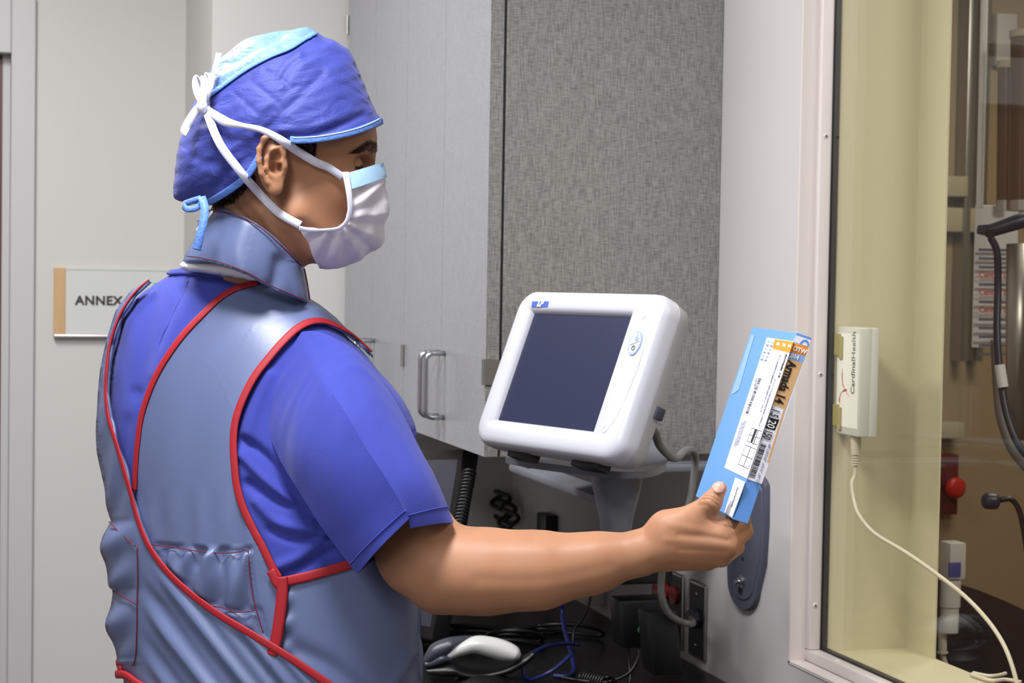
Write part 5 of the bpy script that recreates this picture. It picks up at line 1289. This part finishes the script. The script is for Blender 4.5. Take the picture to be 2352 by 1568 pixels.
# front label print: rows of small text run along the carton
def ftext(s, size, px, py, mt, **k): return text(s, size, fp(px, py, O3), -bU, bR, mt, wl, **k)
ftext('Armada 14', 0.0075, 1806, 812, M('ink'), bold=0.0002, squeeze=0.8)
for k, (px, py) in enumerate(((1792, 815), (1786, 830), (1781, 870), (1768, 905))): ftext('Balloon dilatation catheter  PTA  sterile', 0.0034+0.0006*(k % 2), px, py, M('inkgrey'), squeeze=0.9)
bars('front_barcode', fp(1743, 868, O2), fp(1712, 950, O2), bR*0.012, 46, fN, M('ink'), wl, 5)
bars('front_barcode', fp(1737, 868, O2), fp(1730, 895, O2), bR*0.006, 24, fN, M('inkgrey'), wl, 8)
for k in range(5): ftext('sterile single use only  do not resterilize', 0.0022, 1714-k*2.4, 966+k*1.0, M('inkgrey'), squeeze=0.8)
def ftable(name, c, rows, cols, mt):
    m = MB(); A_, B_, C_, D_ = [fp(*p_, O2) for p_ in c]
    for i in range(rows+1):
        t = i/rows; p = A_+(D_-A_)*t; q = B_+(C_-B_)*t; w = (D_-A_)/np.linalg.norm(D_-A_)*0.0005; m.prism([p, q, q+w, p+w], fN*0.0002)
    for j in range(cols+1):
        t = j/cols; p = A_+(B_-A_)*t; q = D_+(C_-D_)*t; w = (B_-A_)/np.linalg.norm(B_-A_)*(0.0016 if j == 1 else 0.0006); m.prism([p, q, q+w, p+w], fN*0.0002)
    return m.build(name, mt, wl)
ftable('size_table', [(1713, 1021), (1736, 1031), (1719, 1076), (1696, 1065)], 2, 2, M('ink'))
ftable('symbol_table', [(1727, 982), (1750, 990), (1740, 1021), (1716, 1012)], 2, 3, M('ink'))
decal('symbol_block', [fp(1735, 985, O2), fp(1739, 987, O2), fp(1728, 1016, O2), fp(1724, 1014, O2)], fN, M('ink'), wl)
for k, (px, py) in enumerate(((1764, 782), (1773, 784))):
    for j in range(6): decal('sticker_mark', [fp(px+dx-j*3.2, py+dy+j*8.2, O2) for dx, dy in ((0, 0), (5, 1.2), (3.9, 5.0), (-1.1, 3.8))], fN, M('inkgrey') if j % 2 else M('boxblue2'), wl)
for k in range(3):
    decal('orange_icon', [fp(1785+k*13+dx, 786+k*2.3+dy, O3) for dx, dy in ((0, 0), (6, 1), (5, 7.5), (-1, 6.5))], fN, M('label'), wl)
text('CardinalHealth', 0.0042, fp(1695, 1118, O3), -bU, bR, M('ink'), box, squeeze=0.9)

# ================================================================== READER STUCK ON THE FAR SIDE OF THE GLASS
GX = XG+0.008
def gx(px, py, off=0.0): return on_x(px, py, GX+off)
ra = gx(1936, 752, 0.004); rb_ = gx(1965, 1005, 0.004)
yA, yB = float(gx(1921, 900, 0.004)[1]), float(gx(1974, 900, 0.004)[1])
zA, zB = float(gx(1965, 752, 0.004)[2]), float(gx(1965, 1003, 0.004)[2])
rdth = float(on_y(2017, 900, yB)[0])-GX-0.004
rd = empty('tag_reader', (GX+0.03, (yA+yB)/2, (zA+zB)/2), 'white CardinalHealth reader box fixed behind the window glass, cable below', 'reader')
m = MB(); m.box((GX+0.004, yB, zB), (GX+0.004+rdth*0.60, yA, zA), bev=0.003); m.box((GX+0.004+rdth*0.62, yB, zB), (GX+0.004+rdth, yA, zA), bev=0.002); m.box((GX+0.004+rdth*0.55, yB+0.0008, zB+0.0008), (GX+0.004+rdth*0.66, yA-0.0008, zA-0.0008))
rdh = m.build('reader_housing', M('whitegloss'), rd, True)
m = MB(); m.box((GX+0.0036, yB+0.0045, zB+0.012), (GX+0.0041, yA-0.001, zA-0.010), bev=0.0002); m.build('face_label', M('ivory'), rd)
for z0 in (zA-0.045, zB+0.012):
    m = MB(); m.box((GX+0.0002, yA-0.012, z0), (GX+0.0034, yA+0.004, z0+0.034), bev=0.0006); m.box((GX+0.0002, yA-0.020, z0-0.005), (GX+0.0034, yA-0.010, z0+0.030), bev=0.0006); m.build('fastener_tab', M('olive'), rd)
tx = (GX+0.0034, float(gx(1962, 905, 0.0034)[1]), float(gx(1962, 906, 0.0034)[2]))
wlen = 0.0118
t1 = text('Cardinal', 0.0165, tx, (0, 0, 1), (0, 1, 0), M('greydark'), rd, 'lettering', bold=0.0002, squeeze=0.97, lift=0.0)
zmax = max(v.co[2] for v in t1.data.vertices)
text('Health', 0.0165, (tx[0], tx[1], zmax+0.0008), (0, 0, 1), (0, 1, 0), M('greydark'), rd, 'lettering', squeeze=0.97, lift=0.0)
m = MB()
for k in range(4):
    a = [gx(1928-k*1.0+1, 928-k*3, 0.0033), gx(1930+k*0.7, 908-k*2, 0.0033), gx(1938+k, 895+k, 0.0033), gx(1944+k*.6, 893+k*1.2, 0.0033)]
    m.tube(cat(a, 5), 0.0003, 5)
    b = [gx(1935+k*0.3, 846+k*9, 0.0033), gx(1934+k*0.5, 870+k*5, 0.0033), gx(1940+k, 892+k*1.5, 0.0033), gx(1950-k*2, 910-k*2.5, 0.0033)]
    m.tube(cat(b, 5), 0.0003, 5)
m.build('wing_mark', M('red'), rd)
pc_ = np.array([GX+0.018, (yA+yB)/2-0.004, zB])
m = MB(); m.cyl(pc_, pc_-np.array([0, 0, 0.030]), 0.0085, 0.0072, n=20); m.build('plug', M('cableivory'), rd, True)
for k in range(4):
    m = MB(); m.cyl(pc_-np.array([0, 0, 0.032+k*0.004]), pc_-np.array([0, 0, 0.0345+k*0.004]), 0.0058, n=16); m.build('strain_relief_ring', M('cableivory'), rd, True)
cD = proj(pc_)[2]
ce = pc_-np.array([0, 0, 0.03])
cable('reader_cable', [ce, ce-np.array([0, 0, 0.03]), P(1957, 1110, cD), P(1962, 1150, cD-0.01), P(1975, 1185, cD-0.03), P(2010, 1225, cD-0.06), P(2080, 1268, cD-0.12), P(2150, 1317, cD-0.16), P(2215, 1368, cD-0.2), P(2265, 1420, cD-0.24), P(2300, 1470, cD-0.27), P(2322, 1520, cD-0.29), P(2338, 1580, cD-0.3), P(2345, 1640, cD-0.3)], 0.0031, M('cableivory'), 'pale cable swooping from the reader across the lower window to the bottom right corner', n=12)

# ================================================================== NEXT ROOM
def thing_mesh(name, m, mt, label, c_, smooth=True, group=None):
    o = m.build(name, mt, smooth=smooth); tag(o, label, c_, group); return o
WY = 4.5495
def pbox(m, x0, x1, y0, y1, dep, bev=0.004, lift=0.0):      # block fixed on the next room's back wall
    a = on_y(x0, y1, WY-dep-lift); b = on_y(x1, y0, WY-dep-lift); m.box((a[0], WY-dep-lift, a[2]), (b[0], WY-lift, b[2]), bev=bev)
# partition pier behind the opening, and a recess that stays dark
m = MB(); pbox(m, 2222, 2232, -160, 830, 0.06); pbox(m, 2232, 2258, -160, 830, 0.03); pbox(m, 2258, 2268, -160, 830, 0.06)
st = thing_mesh('metal_column', m, M('nickel'), 'vertical metal channel column in the next room, left of the hanging tubes', 'column')
m = MB(); m.cyl(P(2262, -60, 3.4), P(2250, 478, 3.4), 0.007, n=16); thing_mesh('white_rod', m, M('ivory'), 'thin white rod hanging left of the brown tubes beyond the glass', 'rod')
def tube_thing(px0, px1, yt, yb, D, label):
    e = empty('capped_tube', tuple(P((px0+px1)/2, yb, D)), label, 'tube', 'capped brown tubes beyond the glass')
    c_ = (px0+px1)/2; r_ = (px1-px0)/2*D/FPX
    m = MB(); m.cyl(P(c_-3, yb, D), P(c_, yt, D), r_, n=28); m.build('tube_body', M('brownvinyl'), e, True)
    m = MB(); m.cyl(P(c_, yt+8, D), P(c_, yt-8, D), r_*1.12, n=28); m.build('tube_cap', M('beigeplastic'), e, True)
    m = MB(); m.cyl(P(c_-3, yb+14, D), P(c_-3, yb-10, D), r_*1.03, n=28); m.build('tube_collar', M('nickel'), e, True)
tube_thing(2322, 2372, 78, 470, 3.3, 'nearer and taller brown tube with beige cap at the right edge')
tube_thing(2292, 2322, 148, 470, 3.5, 'narrower brown tube with its beige cap lower, beside the white rod')
m = MB(); pbox(m, 2288, 2338, 32, 150, 0.03); thing_mesh('mounting_board', m, M('wall2'), 'small pale grey panel above the brown tubes beyond the glass', 'panel')
m = MB(); pbox(m, 2100, 2225, 405, 448, 0.07); thing_mesh('cable_duct', m, M('beigeplastic'), 'upper beige cable duct on the next room wall', 'duct')
m = MB(); pbox(m, 2100, 2216, 970, 1008, 0.07); thing_mesh('cable_duct', m, M('beigeplastic'), 'lower grey-beige cable duct above the red emergency stop', 'duct')
m = MB(); pbox(m, 2100, 2246, 478, 530, 0.05); thing_mesh('wall_rail', m, M('beigeplastic'), 'horizontal beige rail just below the upper cable duct', 'rail')
# folded notice with lines of print
nt_ = empty('notice_sheet', tuple(P(2296, 700, 3.5)), 'white printed notice with red lines hanging beyond the glass', 'notice')
m = MB(); a = P(2242, 470, 3.5); b = P(2358, 800, 3.5); m.box((a[0], a[1], b[2]), (b[0], a[1]+0.004, a[2]), bev=0.001); m.build('sheet', M('ivory'), nt_)
for k in range(13):
    y = 570+k*20; red = k in (3, 5, 7)
    if red: text('Central Line', 0.017, P(2248, y+7, 3.49), (1, 0, 0), (0, 0, 1), M('red'), nt_, 'print_line', bold=0.0003)
    else:
        m = MB(); a = P(2248, y, 3.49); b = P(2342, y+8, 3.49); m.box((a[0], a[1]-0.001, b[2]), (b[0], a[1], a[2])); m.build('print_line', M('inkgrey'), nt_)
# blue articulated arm with hose
ba = empty('equipment_arm', tuple(P(2270, 535, 3.1)), 'navy jointed equipment arm with a hanging hose at the right edge', 'equipment arm')
m = MB(); m.tube([P(2246, 527, 3.1), P(2275, 530, 3.1), P(2330, 512, 3.1), P(2400, 490, 3.1)], 0.011, 12, rr=[0.008, 0.012, 0.014, 0.015]); m.build('arm_link', M('navy'), ba, 'all')
m = MB(); m.cyl(P(2273, 537, 3.07), P(2273, 537, 3.13), 0.008, n=18); m.build('joint', M('black'), ba, True)
m = MB(); m.tube(cat([P(2275, 545, 3.1), P(2290, 580, 3.1), P(2292, 660, 3.1), P(2290, 760, 3.08), P(2296, 850, 3.05), P(2312, 950, 3.02), P(2345, 1030, 3.0), P(2400, 1080, 3.0)], 6), 0.0065, 10); m.build('hose', M('navy'), ba, 'all')
m = MB(); m.cyl(P(2296, 838, 3.03), P(2304, 888, 3.03), 0.009, n=14); m.build('hose_sleeve', M('ivory'), ba, True)
cable('corrugated_hose', [P(2286, 780, 3.15), P(2291, 880, 3.15), P(2300, 960, 3.12), P(2325, 1030, 3.1), P(2360, 1075, 3.1)], 0.009, M('cablegrey'), 'grey hose hanging behind the navy hose at the right edge', 'hose')
m = MB(); m.cyl(P(2336, 560, 3.3), P(2334, 1010, 3.3), 0.020, n=24); thing_mesh('steel_pole', m, M('nickel'), 'thick steel pole at the right edge behind the hoses', 'pole', 'all')
# emergency stop
es = empty('emergency_stop', tuple(on_y(2170, 1110, WY)), 'dark red wall plate with a big round red stop button beyond the glass', 'emergency stop')
m = MB(); pbox(m, 2105, 2203, 1044, 1184, 0.04, 0.003); m.build('wall_plate', M('estopplate'), es, True)
q = on_y(2180, 1118, WY-0.04); m = MB(); m.cyl(q, q-np.array([0, 0.03, 0]), 0.022, n=24); m.build('button_stem', M('machine'), es, True)
m = MB(); q = on_y(2190, 1119, WY-0.07); m.cyl(q, q-np.array([0, 0.018, 0]), 0.0305, n=32); m.sphere(q-np.array([0, 0.017, 0]), 0.0295, (1, 0.35, 1), 24); m.build('push_button', M('estopbtn'), es, 'all')
text('EMERGENCY', 0.014, on_y(2148, 1062, WY-0.0405), (1, 0, 0), (0, 0, 1), M('inkgrey'), es, 'plate_lettering'); text('OFF', 0.014, on_y(2152, 1074, WY-0.0405), (1, 0, 0), (0, 0, 1), M('inkgrey'), es, 'plate_lettering')
# gooseneck
gn_ = empty('gooseneck_microphone', tuple(P(2280, 1150, 3.0)), 'dark gooseneck microphone curving in from the right beyond the glass', 'microphone')
m = MB(); q0 = P(2262, 1150, 3.0); q1 = P(2290, 1151, 3.0); m.tube([q0+(q1-q0)*t for t in (-.28, -.2, 0, .3, .7, 1, 1.15, 1.25)], 0.014, 16, rr=[0.002, 0.009, 0.0135, 0.0142, 0.0142, 0.0135, 0.009, 0.003]); m.build('microphone_head', M('navy'), gn_, 'all')
m = MB(); m.tube(cat([P(2298, 1148, 3.0), P(2322, 1146, 3.0), P(2340, 1170, 3.0), P(2352, 1220, 3.0), P(2362, 1300, 3.0), P(2370, 1420, 3.0)], 6), 0.005, 10); m.build('flexible_neck', M('black'), gn_, 'all')
# handset in its holder
hsD = 2.95
hs_ = empty('handset', tuple(P(2185, 1400, hsD)), 'ivory cylindrical handset with a blue key hanging beside the window return', 'handset')
m = MB(); a = P(2172, 1330, hsD); b = P(2218, 1245, hsD); m.box((a[0], a[1]-0.012, a[2]), (b[0], a[1]+0.022, b[2]), bev=0.004); m.build('handset_head', M('whitegloss'), hs_, True)
m = MB(); a = P(2178, 1326, hsD-0.013); b = P(2211, 1292, hsD-0.013); m.box((a[0], a[1]-0.003, a[2]), (b[0], a[1]+0.002, b[2]), bev=0.002); m.build('blue_key', M('bluebtn'), hs_, True)
m = MB(); m.cyl(P(2182, 1332, hsD), P(2180, 1392, hsD), 0.0185, n=28); m.cyl(P(2180, 1391, hsD), P(2178, 1451, hsD), 0.0165, n=28); m.build('barrel', M('whitegloss'), hs_, True)
m = MB(); m.cyl(P(2165, 1450, hsD), P(2165, 1498, hsD), 0.0072, n=18); m.cyl(P(2165, 1496, hsD), P(2165, 1500, hsD), 0.0092, n=18); m.build('cable_sleeve', M('cableivory'), hs_, True)
m = MB(); m.tube(cat([P(2165, 1498, hsD), P(2168, 1515, hsD), P(2176, 1535, hsD), P(2190, 1580, hsD)], 6), 0.0045, 10); m.build('cable', M('cableivory'), hs_, 'all')
m = MB(); a = P(2136, 1416, hsD); b = P(2156, 1330, hsD); m.box((a[0]-0.02, a[1]-0.01, a[2]), (b[0], a[1]+0.02, b[2]), bev=0.002); m.build('holder', M('machine'), hs_, True)
# dark machine low right
mcD = 3.2
a = P(2130, 1600, mcD); mch = empty('dark_console', (a[0]+0.2, a[1], 0.0), 'dark rounded console low in the next room behind the handset', 'console')
m = MB(); prof = [P(x, y, mcD) for x, y in cat([(2120, 1335), (2180, 1340), (2220, 1346), (2280, 1368), (2352, 1400), (2440, 1450), (2520, 1520)], 5)]
base = [np.array([prof[-1][0], prof[-1][1], 0.0]), np.array([prof[0][0], prof[0][1], 0.0])]
m.prism(prof+base, (0, 0.5, 0)); m.build('console_body', M('machine'), mch)
m = MB(); m.box((P(2306, 1440, mcD)[0], prof[0][1]-0.004, P(2306, 1440, mcD)[2]-0.01), (P(2346, 1410, mcD)[0], prof[0][1], P(2346, 1410, mcD)[2]), bev=0.001); m.build('console_latch', M('machine'), mch)
# cable ends lying on the sill
for k, (pts_, lb) in enumerate((([(2235, 1545), (2270, 1552), (2295, 1550), (2310, 1546)], 'pale cable end lying on the far sill, tip pointing right'), ([(2230, 1548), (2275, 1562), (2310, 1560), (2345, 1566)], 'pale cable on the far sill running under the swooping cable'))):
    P3 = [onplane(x, y, (0, 0, ZS+0.004), (0, 0, 1)) for x, y in pts_]
    cable('cable_end', P3, 0.003, M('cableivory'), lb, 'cable', 'pale cables on the far sill')
